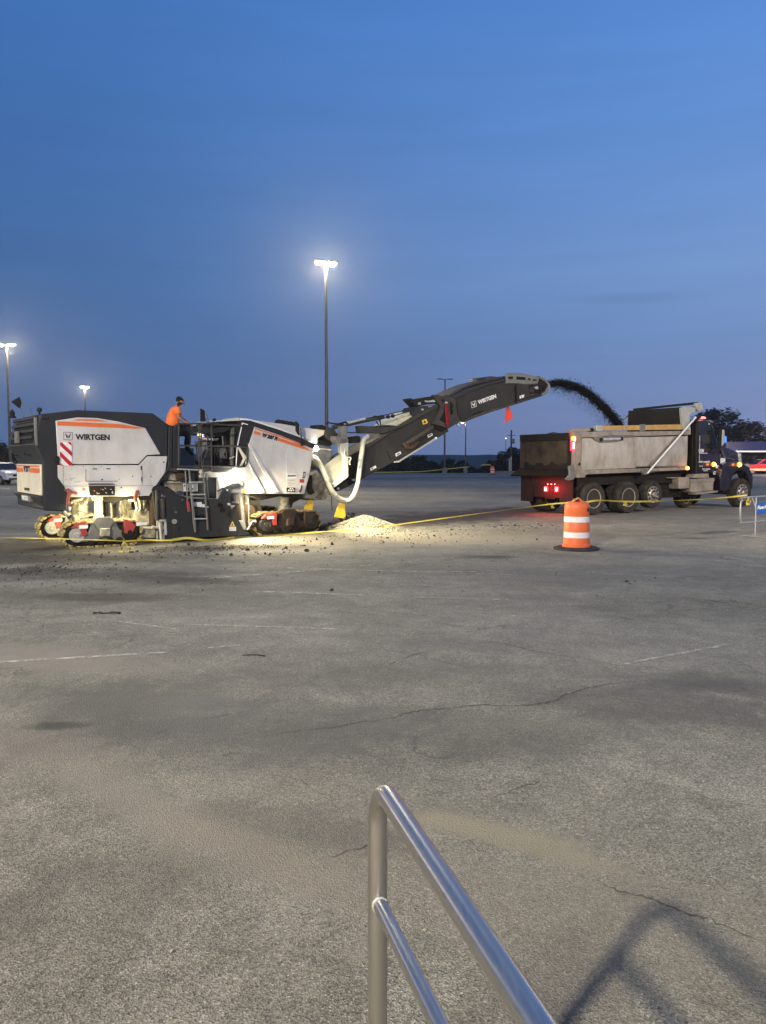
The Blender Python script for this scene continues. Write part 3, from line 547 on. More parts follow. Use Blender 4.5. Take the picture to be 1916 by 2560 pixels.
# logo and name on the side
lg = plate('logo_frame', 'a', [(600, 450), (684, 452), (684, 529), (600, 527)], -.026, -.021, INK, up, 0)
plate('logo_field', 'a', [(605, 455), (679, 457), (679, 524), (605, 522)], -.029, -.025, WHITE, lg, 0)
def wmark(z, cx, cy, w, h, v, mat, parent, tilt=0.0):
    c, s = math.cos(tilt), math.sin(tilt)
    for poly in ([(-1, -1), (-.62, -1), (-.22, .35), (-.22, .95), (-.45, .95)], [(-.32, -.35), (.0, -.35), (.28, .9), (.05, .9)], [(.60, -1), (1, -1), (.45, .95), (.28, .95), (.24, .4)]):
        plate('logo_mark', z, [(cx + (a * w * c + b * h * s), cy + (-a * w * s + b * h * c)) for a, b in poly], v, v + .004, mat, parent, 0)
wmark('a', 642, 489, 28, 21, -.033, INK, lg)
stext('WIRTGEN', 'a', 716, 522, 1040, 526, 50, -.024, INK, up, .007)
# chevron board
ch = plate('chevron_board', 'a', [(575, 545), (668, 545), (678, 556), (678, 765), (668, 770), (590, 770), (566, 755), (564, 560)], -.045, -.030, WREF, mach, .002)
for poly in ([(568, 552), (582, 546), (678, 640), (678, 682), (566, 578)], [(566, 632), (682, 746), (684, 762), (655, 770), (566, 678)], [(634, 546), (664, 546), (674, 558), (674, 580)], [(566, 738), (604, 770), (588, 771), (568, 756)]):
    plate('red_bar', 'a', poly, -.05, -.044, REDW, ch, 0)
plate('side_lamp_box', 'a', [(515, 680), (560, 680), (560, 730), (515, 730)], -.09, .0, BLACK)
pb = plate('light_cluster', 'a', [(840, 960), (1085, 958), (1085, 1050), (850, 1052)], -.05, -.015, GRIME)
plate('cluster_rim', 'a', [(838, 936), (1080, 936), (1080, 945), (838, 945)], -.06, -.017, BROWN, pb, .002)
rnd = random.Random(5)
for k in range(15):
    x, y = rnd.uniform(885, 1070), rnd.uniform(980, 1035); s = rnd.uniform(3, 6)
    plate('reflector', 'a', [(x - s, y - s), (x + s, y - s), (x + s, y + s), (x - s, y + s)], -.058, -.049, [CHROME, LABEL, ORANGE, CHROME][k % 4], pb, 0)
# rear end
U0 = MF.side('a', 410, 900, 0).x; e = lambda x, y, du=0.0: MF.end('a', x, y, U0 + du)
zt, zm = MF.side('a', 375, 290).z, MF.side('a', 322, 570).z
ut, um = MF.side('a', 375, 283).x, MF.side('a', 322, 570).x
def rearu(z): return um + (ut - um) * (z - zm) / (zt - zm)
VN, VF = .10, WID - .12
mb = MB(); zs = [zm + .03, zt - .10]
mb.prism([(rearu(zs[0]) - .012, VN, zs[0]), (rearu(zs[0]) - .012, VF, zs[0]), (rearu(zs[1]) - .012, VF - .25, zs[1]), (rearu(zs[1]) - .012, VN, zs[1])], (.05, 0, 0))
gr = link('cooling_grille', mb, PIT, mach)
for k, zz in enumerate((.10, .28, .46, .64)):
    z0 = zm + .05 + zz * (zt - zm) * 1.25; z1 = z0 + .06; mb = MB()
    mb.box2((rearu((z0 + z1) / 2) - .05, VN + .02, z0), (rearu((z0 + z1) / 2) - .015, VF - .05, z1)); link('slat', mb, DARK, gr, .006)
mb = MB(); mb.box2((um - .09, 1.25, zm + .05), (um - .02, 1.45, zm + .30)); link('licence_bracket', mb, GREY, mach, .01)
mb = MB(); mb.box2((um + .02, VN - .12, zm - .02), (um + .07, VN - .03, zt - .05)); link('corner_trim', mb, GREY, mach, .01)
z1, z0 = e(410, 757).z, e(412, 1052).z
rp = MB(); rp.box2((U0 - .035, VN, z0), (U0 + .01, VF, z1)); rp = link('rear_cover', rp, CREAM, mach, .012)
for a, b_ in ((.965, .915), (.875, .72)):
    mb = MB(); mb.box2((U0 - .039, VN + .03, z0 + (z1 - z0) * b_), (U0 - .034, VF - .03, z0 + (z1 - z0) * a)); link('orange_stripe', mb, ORANGE, rp)
mb = MB(); mb.box2((U0 - .042, 1.0, z0 + (z1 - z0) * .725), (U0 - .038, 1.66, z0 + (z1 - z0) * .87)); link('model_plate', mb, CREAM, rp)
text('W 207 Fi', INK, rp, (U0 - .044, 1.62, z0 + (z1 - z0) * .75), (R(90), 0, R(-90)), .16, .008, squash=.98)
mb = MB(); mb.box2((U0 - .06, 1.15, z0 + .07), (U0 - .03, 1.55, z0 + .12)); link('handle', mb, BROWN, rp, .004)
bp = MB(); zb = MF.side('a', 412, 1190).z; bp.loft([(U0 - .10, .02, z0 - .01), (U0 - .10, WID, z0 - .01), (U0 + .3, WID, z0 - .01), (U0 + .3, .02, z0 - .01)][::-1], [(U0 + .02, .02, zb), (U0 + .05, WID, zb + .08), (U0 + .3, WID, zb + .08), (U0 + .3, .02, zb)][::-1])
bp = link('rear_bumper', bp, DARK, mach, .02)
mb = MB(); mb.box2((U0 - .085, .9, z0 - .16), (U0 - .02, 1.75, z0 - .03)); link('number_plate', mb, GREY, bp, .004)
text('WIRTGEN', LABEL, bp, (U0 - .088, 1.68, z0 - .14), (R(90), 0, R(-90)), .13, .004)
for v in (.75, 2.05): mb = MB(); mb.tube(crom([(um + .02, v, zm - .12), (um - .04, v, zm - .18), (U0 - .02, v, z1 + .17), (U0 - .02, v, z1 + .10)], 4), .012, 6); link('grab_handle', mb, BLACK, mach)
# mirror on bent arm at the rear, exhaust cap
mb = MB(); mb.tube(crom([MF.side('s', 445, 625, .9), MF.side('s', 390, 470, .9), MF.side('s', 370, 400, .9)], 4), .010, 6); mb.tube(crom([MF.side('s', 618, 605, .5), MF.side('s', 570, 500, .5), MF.side('s', 530, 430, .6), MF.side('s', 390, 345, .9)], 5), .010, 6)
link('mirror_arm', mb, GREY, mach)
mb = MB(); mb.loft([MF.side('s', x, y, .8) for x, y in ((215, 335), (370, 240), (400, 300), (410, 360), (385, 460), (340, 440))], [MF.side('s', x, y, 1.0) for x, y in ((215, 330), (370, 240), (400, 300), (405, 360), (380, 455), (340, 435))])
link('rear_mirror', mb, [BLACK], mach, .01)
mb = MB(); c = MF.side('s', 745, 500, .25); mb.lathe([(.0, .06), (.04, .055), (.055, .02), (.05, -.01), (.02, -.03), (.02, -.1)], c, n=12); link('beacon_socket', mb, BLACK, mach)
mb = MB(); c = MF.side('s', 235, 540, 2.2); mb.lathe([(.0, .08), (.03, .05), (.06, .0), (.05, -.05), (.09, -.12)], c, n=10); link('filler_cap', mb, BLACK, mach)

# ---- crawler tracks: each a part with shoes, frame, wheels and covers
MUDF = pm('muddy_track_frame', (.016, .011, .009), .85, dirt=(.055, .038, .027), amt=.7, scale=6, bump=.5, bscale=18)
def crawler(u0, u1, v, w, h, near=True, warm=YEL):
    r = h / 2; cz = r + .02; path = []
    n = 9
    for k in range(n + 1): a = math.pi / 2 + math.pi * k / n; path.append((u0 + r + r * math.cos(a), cz + r * math.sin(a)))
    for k in range(n + 1): a = -math.pi / 2 + math.pi * k / n; path.append((u1 - r + r * math.cos(a), cz + r * math.sin(a)))
    path.append(path[0]); seg = [math.dist(path[i], path[i + 1]) for i in range(len(path) - 1)]; tot = sum(seg); ns = int(tot / .175)
    mb = MB(); mb.prism([(a, v + .03, b) for a, b in [((x - (u0 + u1) / 2) * .965 + (u0 + u1) / 2, (z - cz) * .86 + cz) for x, z in path[:-1]]], (0, w - .06, 0))
    root = link('crawler_track', mb, GRIME, mach, .01)
    me = None
    for k in range(ns):
        s = tot * k / ns; i = 0
        while s > seg[i]: s -= seg[i]; i += 1
        a, b_ = path[i], path[i + 1]; t = s / max(seg[i], 1e-6); x = a[0] + (b_[0] - a[0]) * t; z = a[1] + (b_[1] - a[1]) * t
        ang = math.atan2(b_[1] - a[1], b_[0] - a[0])
        if me is None:
            q = MB(); q.box((0, 0, 0), (.155, w, .05)); q.box((0, 0, -.028), (.05, w, .03)); o = link('track_shoe', q, warm, root, .008); me = o.data
        else:
            o = bpy.data.objects.new('track_shoe', me); COL.objects.link(o); o.parent = root
            b = o.modifiers.new('bevel', 'BEVEL'); b.width = .008; b.segments = 1
        o.location = (x, v + w / 2, z); o.rotation_euler = (0, -ang, 0)
    um_ = (u0 + u1) / 2; L_ = u1 - u0
    mb = MB(); mb.prism([(x, v - .03, z) for x, z in ((u0 + r * 1.3, cz + .03), (um_ - .30, cz + .05), (um_ - .22, h + .06), (um_ - .14, h + .11), (um_ + .14, h + .11), (um_ + .22, h + .06), (um_ + .34, cz + .06), (u1 - r, cz + .04), (u1 - r, cz - .15), (u0 + r * 1.3, cz - .15))], (0, .09, 0)); link('track_frame', mb, MUDF if u0 > 1 else GREY, root, .01)
    mb = MB(); mb.prism([(um_ + a, v - .06, z) for a, z in ((-.22, h + .02), (-.14, h + .11), (.14, h + .11), (.22, h + .02), (.10, cz + .05), (-.10, cz + .05))], (0, .05, 0)); link('axle_bracket', mb, MUDF if u0 > 1 else GREY, root, .01)
    mb = MB(); mb.box2((um_ - .09, v - .12, cz - .05), (um_ + .11, v - .02, cz + .12)); link('pivot_block', mb, MUDF if u0 > 1 else DUSTY, root, .015)
    mb = MB(); mb.box2((u0 + r, v - .05, h - .02), (u1 - r * .6, v + .10, h + .03)); link('top_guard', mb, MUDF if u0 > 1 else DUSTY, root, .01)
    for uu, rr, mt in ((u0 + r, r * .56, DARK2 if u0 > 1 else LGREY), (u1 - r, r * .66, GRIME)):
        mb = MB(); mb.lathe([(.02, -.07), (rr * .3, -.075), (rr * .35, -.05), (rr * .75, -.045), (rr * .8, -.06), (rr, -.055), (rr, .04)], (uu, v, cz), 'Y', 20); link('track_wheel', mb, mt, root)
    for k in range(4):
        mb = MB(); mb.lathe([(.02, -.03), (.075, -.03), (.08, .03)], (u0 + r + .28 + k * (L_ - 2 * r - .5) / 3, v, .13), 'Y', 12); link('track_roller', mb, GRIME, root)
    for a, b_, s in ((u0 + r * .6, um_ - .35, 1), (um_ + .42, u1 - r * .6, -1)):
        mb = MB()
        pts = [(a, cz + .15), (a + .12, h + .02), (b_, h + .05), (b_, cz - .02 if s == 1 else h - .12), (b_ - .1, cz - .02 if s == 1 else h - .12), (b_ - .14, cz + .14)] if s == 1 else [(a, h + .05), (b_ - .1, h + .02), (b_, cz + .15), (a + .25, cz + .14), (a + .16, cz - .06), (a, cz + .0)]
        mb.prism([(x, v - .065, z) for x, z in pts], (0, .10, 0)); cv = link('red_cover', mb, RED if (s == 1 or u0 < 1) else MUDF, root, .006)
        x0 = a + .12 if s == 1 else a + .3
        mb = MB(); mb.box2((x0 + (.02 if s == 1 else -.04), v - .07, h - .11), (x0 + .20, v - .064, h - .04))
        if s == 1 or u0 < 1: link('sticker', mb, LABEL, cv)
    return root
wpx = lambda z, x, y, v=0: MF.side(z, x, y, v)
ra, rb_ = wpx('a', 598, 1430).x, wpx('a', 1335, 1430).x
fa, fb = wpx('b', 972, 1300).x, wpx('b', 1590, 1300).x
crawler(ra, rb_, 0.02, .34, .53, warm=YEL and pm('mud_yellow_shoe', (.50, .38, .12), .6, dirt=(.08, .06, .04), amt=.9, scale=5, bump=.3, lo=.38, hi=.62))
MYS = bpy.data.materials['mud_yellow_shoe']
crawler(ra, rb_, 2.15, .34, .53, warm=MYS); 
crawler(fa, fb, 0.02, .34, .53, warm=pm('front_shoe', (.42, .27, .06), .6, dirt=(.05, .035, .025), amt=1, scale=4, bump=.3, lo=.35, hi=.58)); crawler(fa, fb, 2.15, .34, .53, warm=MYS)
# lifting columns above the tracks
for (z, x, y0, y1, v, rr, mt) in (('a', 935, 1060, 1275, .25, .085, CANVAS), ('a', 712, 1130, 1270, 1.2, .08, CANVAS), ('b', 1268, 1040, 1175, .3, .12, DUSTY), ('a', 1075, 1120, 1290, 1.3, .06, DUSTY), ('a', 1000, 1060, 1250, .5, .05, GRIME)):
    a, b_ = MF.side(z, x, y0, v), MF.side(z, x, y1, v); b_.x = a.x; b_.z = min(b_.z, .62); mb = MB(); mb.lathe([(rr * 1.15, a.z + .05), (rr * 1.15, a.z - .08), (rr, a.z - .09), (rr, b_.z + .1), (rr * 1.25, b_.z + .09), (rr * 1.3, b_.z - .1)], (a.x, v + rr, 0), n=18)
    link('lifting_column', mb, mt, mach)
for du in (ra, fa):
    for v in (2.3,):
        mb = MB(); uu = du + 1.0; mb.lathe([(.13, 1.3), (.13, .55)], (uu, v, 0), n=14); link('lifting_column', mb, DUSTY, mach)
# hoses, brackets and clutter between body and rear track
plate('yoke', 'a', [(690, 1235), (830, 1245), (760, 1275), (860, 1300), (930, 1262), (960, 1275), (880, 1330), (700, 1330)], .15, .55, DUSTY, bevel=.02)
tubes('hose', 'a', [[(600, 1195), (625, 1225), (690, 1255), (780, 1300)]], .45, .045, HOSE, smooth_k=6)
tubes('hose', 'a', [[(665, 1120), (700, 1095), (760, 1085), (800, 1040), (830, 1060), (800, 1130)]], .2, .03, DUSTY, smooth_k=5)
tubes('hose', 'a', [[(660, 1150), (645, 1175), (665, 1160), (650, 1195)]], .1, .02, LGREY, smooth_k=5)
rnd = random.Random(11)
for k in range(8):
    x = 690 + k * 18; tubes('hose', 'a', [[(x, 1075 + rnd.uniform(-8, 8)), (x + rnd.uniform(-15, 15), 1100), (x + rnd.uniform(-20, 20), 1130 + rnd.uniform(0, 15))]], .3 + .05 * k, .022, DUSTY, smooth_k=4)
for k in range(9):
    x = 1275 + k * 14; tubes('hose', 'a', [[(x, 1065), (x + rnd.uniform(-22, 25), 1110), (x + rnd.uniform(-10, 26), 1160 + rnd.uniform(-10, 20)), (x + rnd.uniform(0, 20), 1200)]], .25 + .03 * k, .024, CANVAS, smooth_k=5)
for k in range(5):
    x = 1140 + k * 24; tubes('hose', 'a', [[(x, 1080), (x - 8, 1180 + rnd.uniform(-20, 20)), (x + 25, 1235), (x - 10 + rnd.uniform(-20, 20), 1300)]], .5 + .1 * k, .03, DUSTY, smooth_k=5)
plate('crossbeam', 'a', [(660, 1065), (860, 1060), (880, 1112), (720, 1120), (665, 1105)], .5, 1.9, DUSTY, bevel=.02)
plate('underbody', 'a', [(900, 1060), (1240, 1052), (1440, 1052), (1440, 1090), (1160, 1090), (1090, 1125), (960, 1110)], .3, 2.2, GRIME, bevel=.02)
plate('oil_tank', 'a', [(1255, 1190), (1420, 1180), (1435, 1330), (1270, 1330)], .45, 1.5, DUSTY, bevel=.04)
plate('lower_step', 'a', [(1320, 1345), (1470, 1350), (1470, 1450), (1330, 1450)], .12, .6, DUSTY, bevel=.02)
plate('scraper_frame', 'a', [(1430, 1060), (1500, 1000), (1520, 1010), (1460, 1120), (1465, 1430), (1435, 1430)], .25, .5, BROWN, bevel=.01)
for x in (1478, 1520, 1545): tubes('guide_rod', 'a', [[(x, 1080), (x + 4, 1455)]], .12, .022, LGREY)
tubes('guide_rod', 'a', [[(1330, 1352), (1580, 1362)]], .1, .03, CANVAS)
# red straps and hooks
plate('red_hook', 'a', [(605, 990), (650, 982), (690, 1010), (735, 1020), (725, 1045), (680, 1035), (655, 1075), (650, 1140), (630, 1140), (635, 1040), (640, 1005), (610, 1005)], -.06, -.02, RED)
plate('red_lever', 'a', [(1283, 1000), (1310, 1000), (1300, 1060), (1283, 1112), (1262, 1108), (1268, 1050)], -.08, -.04, RED)
plate('lever_pin', 'a', [(1212, 1085), (1262, 1085), (1262, 1105), (1212, 1105)], -.06, -.02, LGREY)
# ---- drum housing plate in the middle
dp = plate('drum_side_plate', 'g', [(10, 400), (40, 355), (170, 350), (330, 440), (430, 500), (560, 545), (1070, 560), (1150, 380), (1300, 300), (1405, 300), (1395, 370), (1255, 390), (1245, 600), (1360, 650), (1390, 900), (1470, 1060), (1560, 1100), (1540, 1130), (240, 1195), (230, 520), (150, 480), (130, 900), (60, 880)], -.10, -.04, DARK, bevel=.006)
plate('drum_box', 'g', [(240, 560), (1340, 620), (1380, 1150), (240, 1180)], -.03, 2.4, GRIME, bevel=.01)
plate('access_hole', 'g', [(690, 845), (730, 815), (780, 800), (830, 812), (870, 850), (870, 862), (690, 862)], -.104, -.099, PIT, dp, 0)
plate('sticker', 'g', [(668, 612), (795, 605), (797, 640), (845, 640), (845, 672), (905, 672), (908, 698), (668, 672)], -.104, -.099, LABEL, dp, 0)
wt = plate('warning_triangle', 'g', [(1285, 908), (1325, 992), (1244, 992)], -.104, -.099, YEL, dp, 0)
plate('warning_triangle_mark', 'g', [(1283, 945), (1300, 978), (1266, 978)], -.107, -.103, INK, wt, 0)
plate('sticker', 'g', [(1235, 1000), (1342, 1000), (1342, 1066), (1235, 1066)], -.104, -.099, LABEL, dp, 0)
for (x, y, r, mt) in ((355, 915, 40, LGREY), (1085, 655, 38, BLACK), (1120, 735, 38, BLACK), (380, 765, 22, GREY), (1220, 640, 22, WREF), (1198, 420, 14, WREF), (480, 570, 14, GREY)):
    c = MF.side('g', x, y, -.1); rr = r / 6.369 / 115; mb = MB(); mb.lathe([(.01, -.03), (rr * .45, -.03), (rr * .5, -.012), (rr * .8, -.012), (rr * .85, -.035), (rr, -.035), (rr, .01)], c, 'Y', 18); link('flange', mb, mt, dp)
for k, (x, y) in enumerate(((1055, 1080), (1095, 1075), (435, 1040), (465, 1170), (890, 990))): plate('slot', 'g', [(x - 5, y - 50), (x + 5, y - 50), (x + 5, y + 35), (x - 5, y + 35)], -.104, -.099, PIT, dp, 0)
plate('drip_stain_guard', 'g', [(335, 940), (375, 940), (370, 1180), (350, 1180)], -.104, -.099, BROWN, dp, 0)
plate('red_cylinder', 'g', [(560, 590), (600, 590), (620, 760), (580, 760)], -.16, -.11, RED)
plate('lever_rod', 'g', [(1245, 720), (1265, 725), (1240, 840), (1225, 835)], -.16, -.11, BLACK)
plate('lever_rod', 'g', [(1250, 665), (1335, 660), (1300, 690), (1280, 725), (1265, 690)], -.15, -.11, LGREY)
plate('electric_box', 'g', [(495, 295), (735, 300), (735, 440), (505, 440)], -.03, .25, GREY)
for p in ([(503, 312), (545, 312), (548, 436), (508, 436)], [(560, 312), (730, 315), (730, 436), (560, 436)]): plate('instruction_sticker', 'g', p, -.036, -.029, LABEL, bevel=0)
for p in ([(515, 330), (530, 330), (530, 360), (515, 360)], [(645, 380), (660, 380), (662, 412), (642, 412)], [(575, 380), (590, 380), (590, 410), (575, 410)], [(690, 380), (722, 378), (722, 386), (690, 386)]): plate('pictogram', 'g', p, -.039, -.035, INK, bevel=0)
plate('hatch_box', 'g', [(740, 215), (1035, 225), (1040, 540), (740, 530)], .02, .9, DARK, bevel=.01)
plate('hatch_box', 'g', [(600, 120), (800, 120), (800, 300), (600, 290)], .05, .8, DARK, bevel=.01)
plate('junction_casting', 'g', [(250, 130), (390, 120), (600, 150), (600, 290), (430, 450), (330, 430), (180, 350), (170, 260)], .15, .8, DUSTY, bevel=.02)
plate('rust_bracket', 'g', [(395, 130), (560, 135), (545, 250), (460, 270), (410, 250)], .05, .3, BROWN, bevel=.01)
tubes('cable', 'g', [[(160, 265), (300, 262), (400, 270), (560, 195), (610, 185)]], -.02, .014, BLACK, smooth_k=6)
tubes('cable', 'g', [[(130, 480), (150, 420), (230, 370), (330, 430), (420, 500), (520, 530), (560, 560)]], -.09, .014, BLACK, smooth_k=6)
tubes('cable', 'g', [[(10, 440), (20, 390), (50, 360), (100, 352), (150, 375)]], -.09, .016, BLACK, smooth_k=6)
tubes('cable', 'g', [[(1340, 250), (1420, 265), (1455, 320), (1440, 370)]], -.05, .012, INK, smooth_k=6)
tubes('cable', 'g', [[(1040, 435), (1130, 380), (1160, 385)]], -.05, .012, INK, smooth_k=3)
for (x0, y0, x1, y1, r, mt) in ((75, 420, 90, 900, .05, DARK2), (165, 560, 185, 880, .06, DARK2), (125, 910, 155, 1200, .035, LGREY), (215, 880, 225, 1130, .03, LGREY), (1385, 330, 1475, 1040, .045, LGREY), (1535, 540, 1550, 960, .015, LGREY), (170, 600, 175, 700, .05, LGREY)):
    tubes('hydraulic_cylinder', 'g', [[(x0, y0), (x1, y1)]], -.08 if x0 < 1000 else .02, r, mt, n=12)
tubes('guide_rod', 'g', [[(100, 910), (220, 895)]], -.1, .03, LGREY); tubes('guide_rod', 'g', [[(0, 1005), (215, 1020)]], -.05, .03, LGREY)
plate('pivot_block', 'g', [(1390, 900), (1480, 905), (1510, 1000), (1480, 1050), (1430, 1050)], -.02, .2, LGREY, bevel=.015)
tubes('guide_rod', 'g', [[(1505, 1040), (1530, 1035), (1590, 930), (1620, 915), (1656, 925)]], .0, .025, LGREY)
plate('rubber_side_skirt', 'g', [(1350, 640), (1530, 600), (1656, 700), (1656, 1110), (1480, 1060), (1390, 900)], .35, .6, BROWN, bevel=.02)
for k in range(9):
    x = 1260 + k * 34; tubes('valve', 'g', [[(x, 480 + rnd.uniform(-15, 15)), (x + rnd.uniform(-8, 8), 600 + rnd.uniform(-20, 40))]], .1 + .04 * rnd.random(), .05 if k % 2 else .03, DUSTY if k % 3 else LGREY, n=8)
plate('deck_edge', 'g', [(830, 130), (940, 110), (945, 130), (1200, 130), (1310, 60), (1380, 60), (1300, 150), (1060, 190), (830, 205)], -.03, .5, LGREY, bevel=.01)
# ---- ladder
ld = plate('ladder', 'g', [(590, 92), (612, 92), (705, 960), (708, 1090), (690, 1090), (668, 960)], -.22, -.17, GREY, bevel=.006)
plate('stile', 'g', [(808, 92), (828, 92), (895, 860), (905, 1050), (888, 1050), (875, 860)], -.22, -.17, GREY, ld, .006)
for y, x0, x1 in ((290, 615, 825), (487, 635, 850), (875, 680, 880)): plate('rung', 'g', [(x0, y - 11), (x1, y - 9), (x1, y + 9), (x0, y + 9)], -.25, -.14, LGREY, ld, .005)
plate('inner_rail', 'g', [(528, 92), (545, 92), (582, 580), (565, 580)], -.14, -.10, GREY, ld, .005)
plate('inner_rail', 'g', [(860, 150), (878, 150), (910, 570), (893, 570)], -.14, -.10, GREY, ld, .005)
for x, y in ((780, 130), (778, 195)): c = MF.side('g', x, y, -.1); mb = MB(); mb.lathe([(.005, -.02), (.035, -.015), (.04, .02)], c, 'Y', 12); link('indicator_lamp', mb, CREAM, mach)

# ---- operator platform
plate('platform_deck', 'h', [(190, 1430), (970, 1430), (970, 1480), (210, 1490)], -.05, 2.5, DARK2, bevel=.01)
plate('step_plate', 'h', [(345, 1440), (800, 1455), (800, 1478), (345, 1465)], -.12, -.04, LGREY, bevel=.005)
plate('post', 'h', [(175, 620), (240, 640), (232, 1490), (110, 1500), (160, 1380)], -.02, .10, DARK, bevel=.01)
plate('post', 'h', [(250, 690), (350, 600), (360, 1400), (300, 1480), (240, 1480)], .0, .12, DARK, bevel=.01)
plate('skirt_panel', 'h', [(975, 1395), (1270, 1400), (1440, 1405), (1255, 1500), (970, 1510)], -.04, .04, DARK, bevel=.01)
fr = tubes('guard_rail', 'h', [[(345, 600), (560, 600), (770, 590), (1460, 625), (1555, 640)], [(375, 1010), (740, 1015), (970, 1020), (1250, 1010), (1500, 1025), (1645, 1035)], [(355, 1400), (560, 1410), (740, 1395), (960, 1400), (1500, 1405), (1600, 1400), (1640, 1350), (1652, 1030)], [(355, 600), (358, 1400)], [(740, 610), (742, 1400)], [(775, 590), (785, 1480)], [(970, 610), (975, 1490)]], -.06, .020, DARK2)
tubes('guard_rail', 'h', [[(380, 1005), (740, 1010), (960, 1012)], [(375, 620), (970, 640)]], 2.35, .02, DARK2)
tubes('white_rail', 'h', [[(1555, 585), (1500, 830), (1455, 1050), (1435, 1400)]], -.04, .013, WREF)
tubes('white_rail', 'h', [[(1555, 585), (1656, 615)]], -.04, .012, WREF)
cs = plate('control_console', 'h', [(560, 650), (760, 640), (960, 680), (1330, 640), (1330, 720), (1100, 790), (960, 800), (600, 760)], .45, 1.6, DARK, bevel=.02)
plate('console_cover', 'h', [(360, 610), (700, 610), (760, 660), (740, 780), (600, 800), (420, 700)], .9, 1.5, DARK2, bevel=.03)
plate('seat_back', 'h', [(985, 830), (1390, 830), (1370, 1390), (990, 1390)], 1.3, 1.6, DARK2, bevel=.03)
plate('side_wall', 'h', [(1040, 1050), (1420, 1040), (1400, 1390), (1050, 1390)], .9, 1.0, DARK, bevel=.02)
plate('side_wall', 'h', [(810, 1300), (900, 1080), (980, 1040), (985, 1395), (800, 1395)], .6, .7, DARK, bevel=.02)
plate('dark_wall', 'h', [(1420, 640), (1560, 640), (1480, 1040), (1530, 1390), (1360, 1390), (1330, 700)], .7, 2.4, DARK, bevel=.02)
plate('frame_post', 'h', [(1345, 640), (1415, 640), (1390, 1380), (1350, 1380)], .5, .6, GREY, bevel=.01)
plate('armrest', 'h', [(990, 870), (1120, 870), (1075, 915), (990, 915)], .5, .8, LGREY, bevel=.01)
plate('control_box', 'h', [(1000, 760), (1200, 690), (1210, 760), (1050, 850)], .5, .7, DARK2, bevel=.01)
for k in range(7): x = 1080 + 25 * k; tubes('cable', 'h', [[(x, 1060), (x + 20, 1120), (x + rnd.uniform(-30, 60), 1180), (x + rnd.uniform(20, 60), 1260)]], .6, .012, GREY, smooth_k=4)
tubes('lever', 'h', [[(1180, 830), (1190, 1000)]], .5, .018, GREY); tubes('lever', 'h', [[(1245, 880), (1240, 1000)]], .5, .015, GREY); tubes('lever', 'h', [[(1310, 1250), (1405, 1215)]], .4, .012, WREF)
plate('display_screen', 'h', [(770, 305), (850, 345), (862, 560), (772, 555)], .35, .40, BLACK, bevel=.012)
tubes('display_arm', 'h', [[(860, 410), (885, 430), (900, 500), (920, 570)], [(860, 500), (880, 570)]], .4, .014, GREY, smooth_k=3)
c = MF.side('h', 1028, 530, .7); mb = MB(); mb.lathe([(0, .05), (.035, .03), (.045, 0), (.03, -.04), (.015, -.09)], c, n=12); link('knob', mb, BLACK, mach)
plate('small_box', 'h', [(1140, 515), (1185, 508), (1185, 560), (1110, 560)], .7, .85, GREY)
plate('small_box', 'h', [(640, 605), (690, 610), (680, 635), (625, 630)], -.05, .0, WREF)
plate('clear_side_sheet', 'h', [(365, 1050), (640, 1045), (645, 1380), (370, 1385)], 2.38, 2.40, pm('pale_plastic_sheet', (.20, .25, .30), .3, dirt=(.3, .33, .36), amt=.6, scale=3), bevel=.004)
LPW = light('work_lamp', 'POINT', MF.side('h', 745, 800, .6), 6, (.85, .88, 1), mach, .04)
mb = MB(); mb.lathe([(0, -.02), (.03, -.02), (.03, .02), (0, .02)], MF.side('h', 742, 808, .45), 'Y', 12); link('platform_work_light', mb, LAMPW, mach)

# ---- front housing
plate('bulkhead', 'b', [(838, 350), (856, 345), (968, 404), (912, 600), (892, 772), (872, 772), (890, 600), (870, 420)], .012, WID - .05, DARK, bevel=.004)
fh = plate('front_housing', 'b', [(855, 345), (1200, 440), (1545, 565), (1510, 700), (1485, 860), (1440, 1035), (760, 1030), (612, 1085), (612, 880), (450, 880), (455, 850), (620, 830), (780, 790), (890, 775), (905, 590), (965, 405)], .0, WID, WHITE, bevel=.02)
plate('white_side_panel', 'b', [(967, 403), (1230, 490), (1512, 636), (1482, 860), (1424, 1035), (880, 1030), (770, 1022), (640, 1020), (620, 880), (700, 870), (800, 800), (880, 770), (912, 575)], -.03, .0, WHITE, bevel=.008)
plate('dark_corner_panel', 'b', [(855, 362), (965, 403), (910, 575), (895, 600), (800, 590)], -.02, .02, DARK, bevel=.004)
plate('dark_trim', 'b', [(855, 338), (930, 345), (1200, 430), (1420, 515), (1545, 570), (1525, 610), (1440, 575), (1230, 488), (965, 400), (858, 365)], -.035, .02, DARK, bevel=.006)
plate('light_trim', 'b', [(855, 322), (925, 328), (1200, 415), (1430, 500), (1425, 512), (1200, 430), (925, 348), (858, 340)], -.03, .1, WREF, bevel=.004)
plate('top_cover', 'b', [(600, 352), (735, 330), (800, 315), (860, 322), (1000, 345), (1240, 378), (1480, 420), (1560, 436), (1556, 560), (1430, 505), (1200, 430), (925, 345), (860, 342), (600, 356)], .15, 2.3, WHITE, bevel=.03)
plate('orange_stripe', 'b', [(972, 412), (1240, 498), (1400, 552), (1398, 563), (1235, 510), (970, 424)], -.034, -.029, ORANGE, fh, 0)
plate('orange_stripe', 'b', [(964, 440), (1028, 460), (1022, 486), (960, 466)], -.034, -.029, ORANGE, fh, 0)
plate('orange_stripe', 'b', [(1190, 505), (1425, 580), (1510, 636), (1400, 605), (1183, 534)], -.034, -.029, ORANGE, fh, 0)
stext('W 207 Fi', 'b', 1035, 492, 1182, 532, 32, -.033, INK, fh, .010, skew=.2)
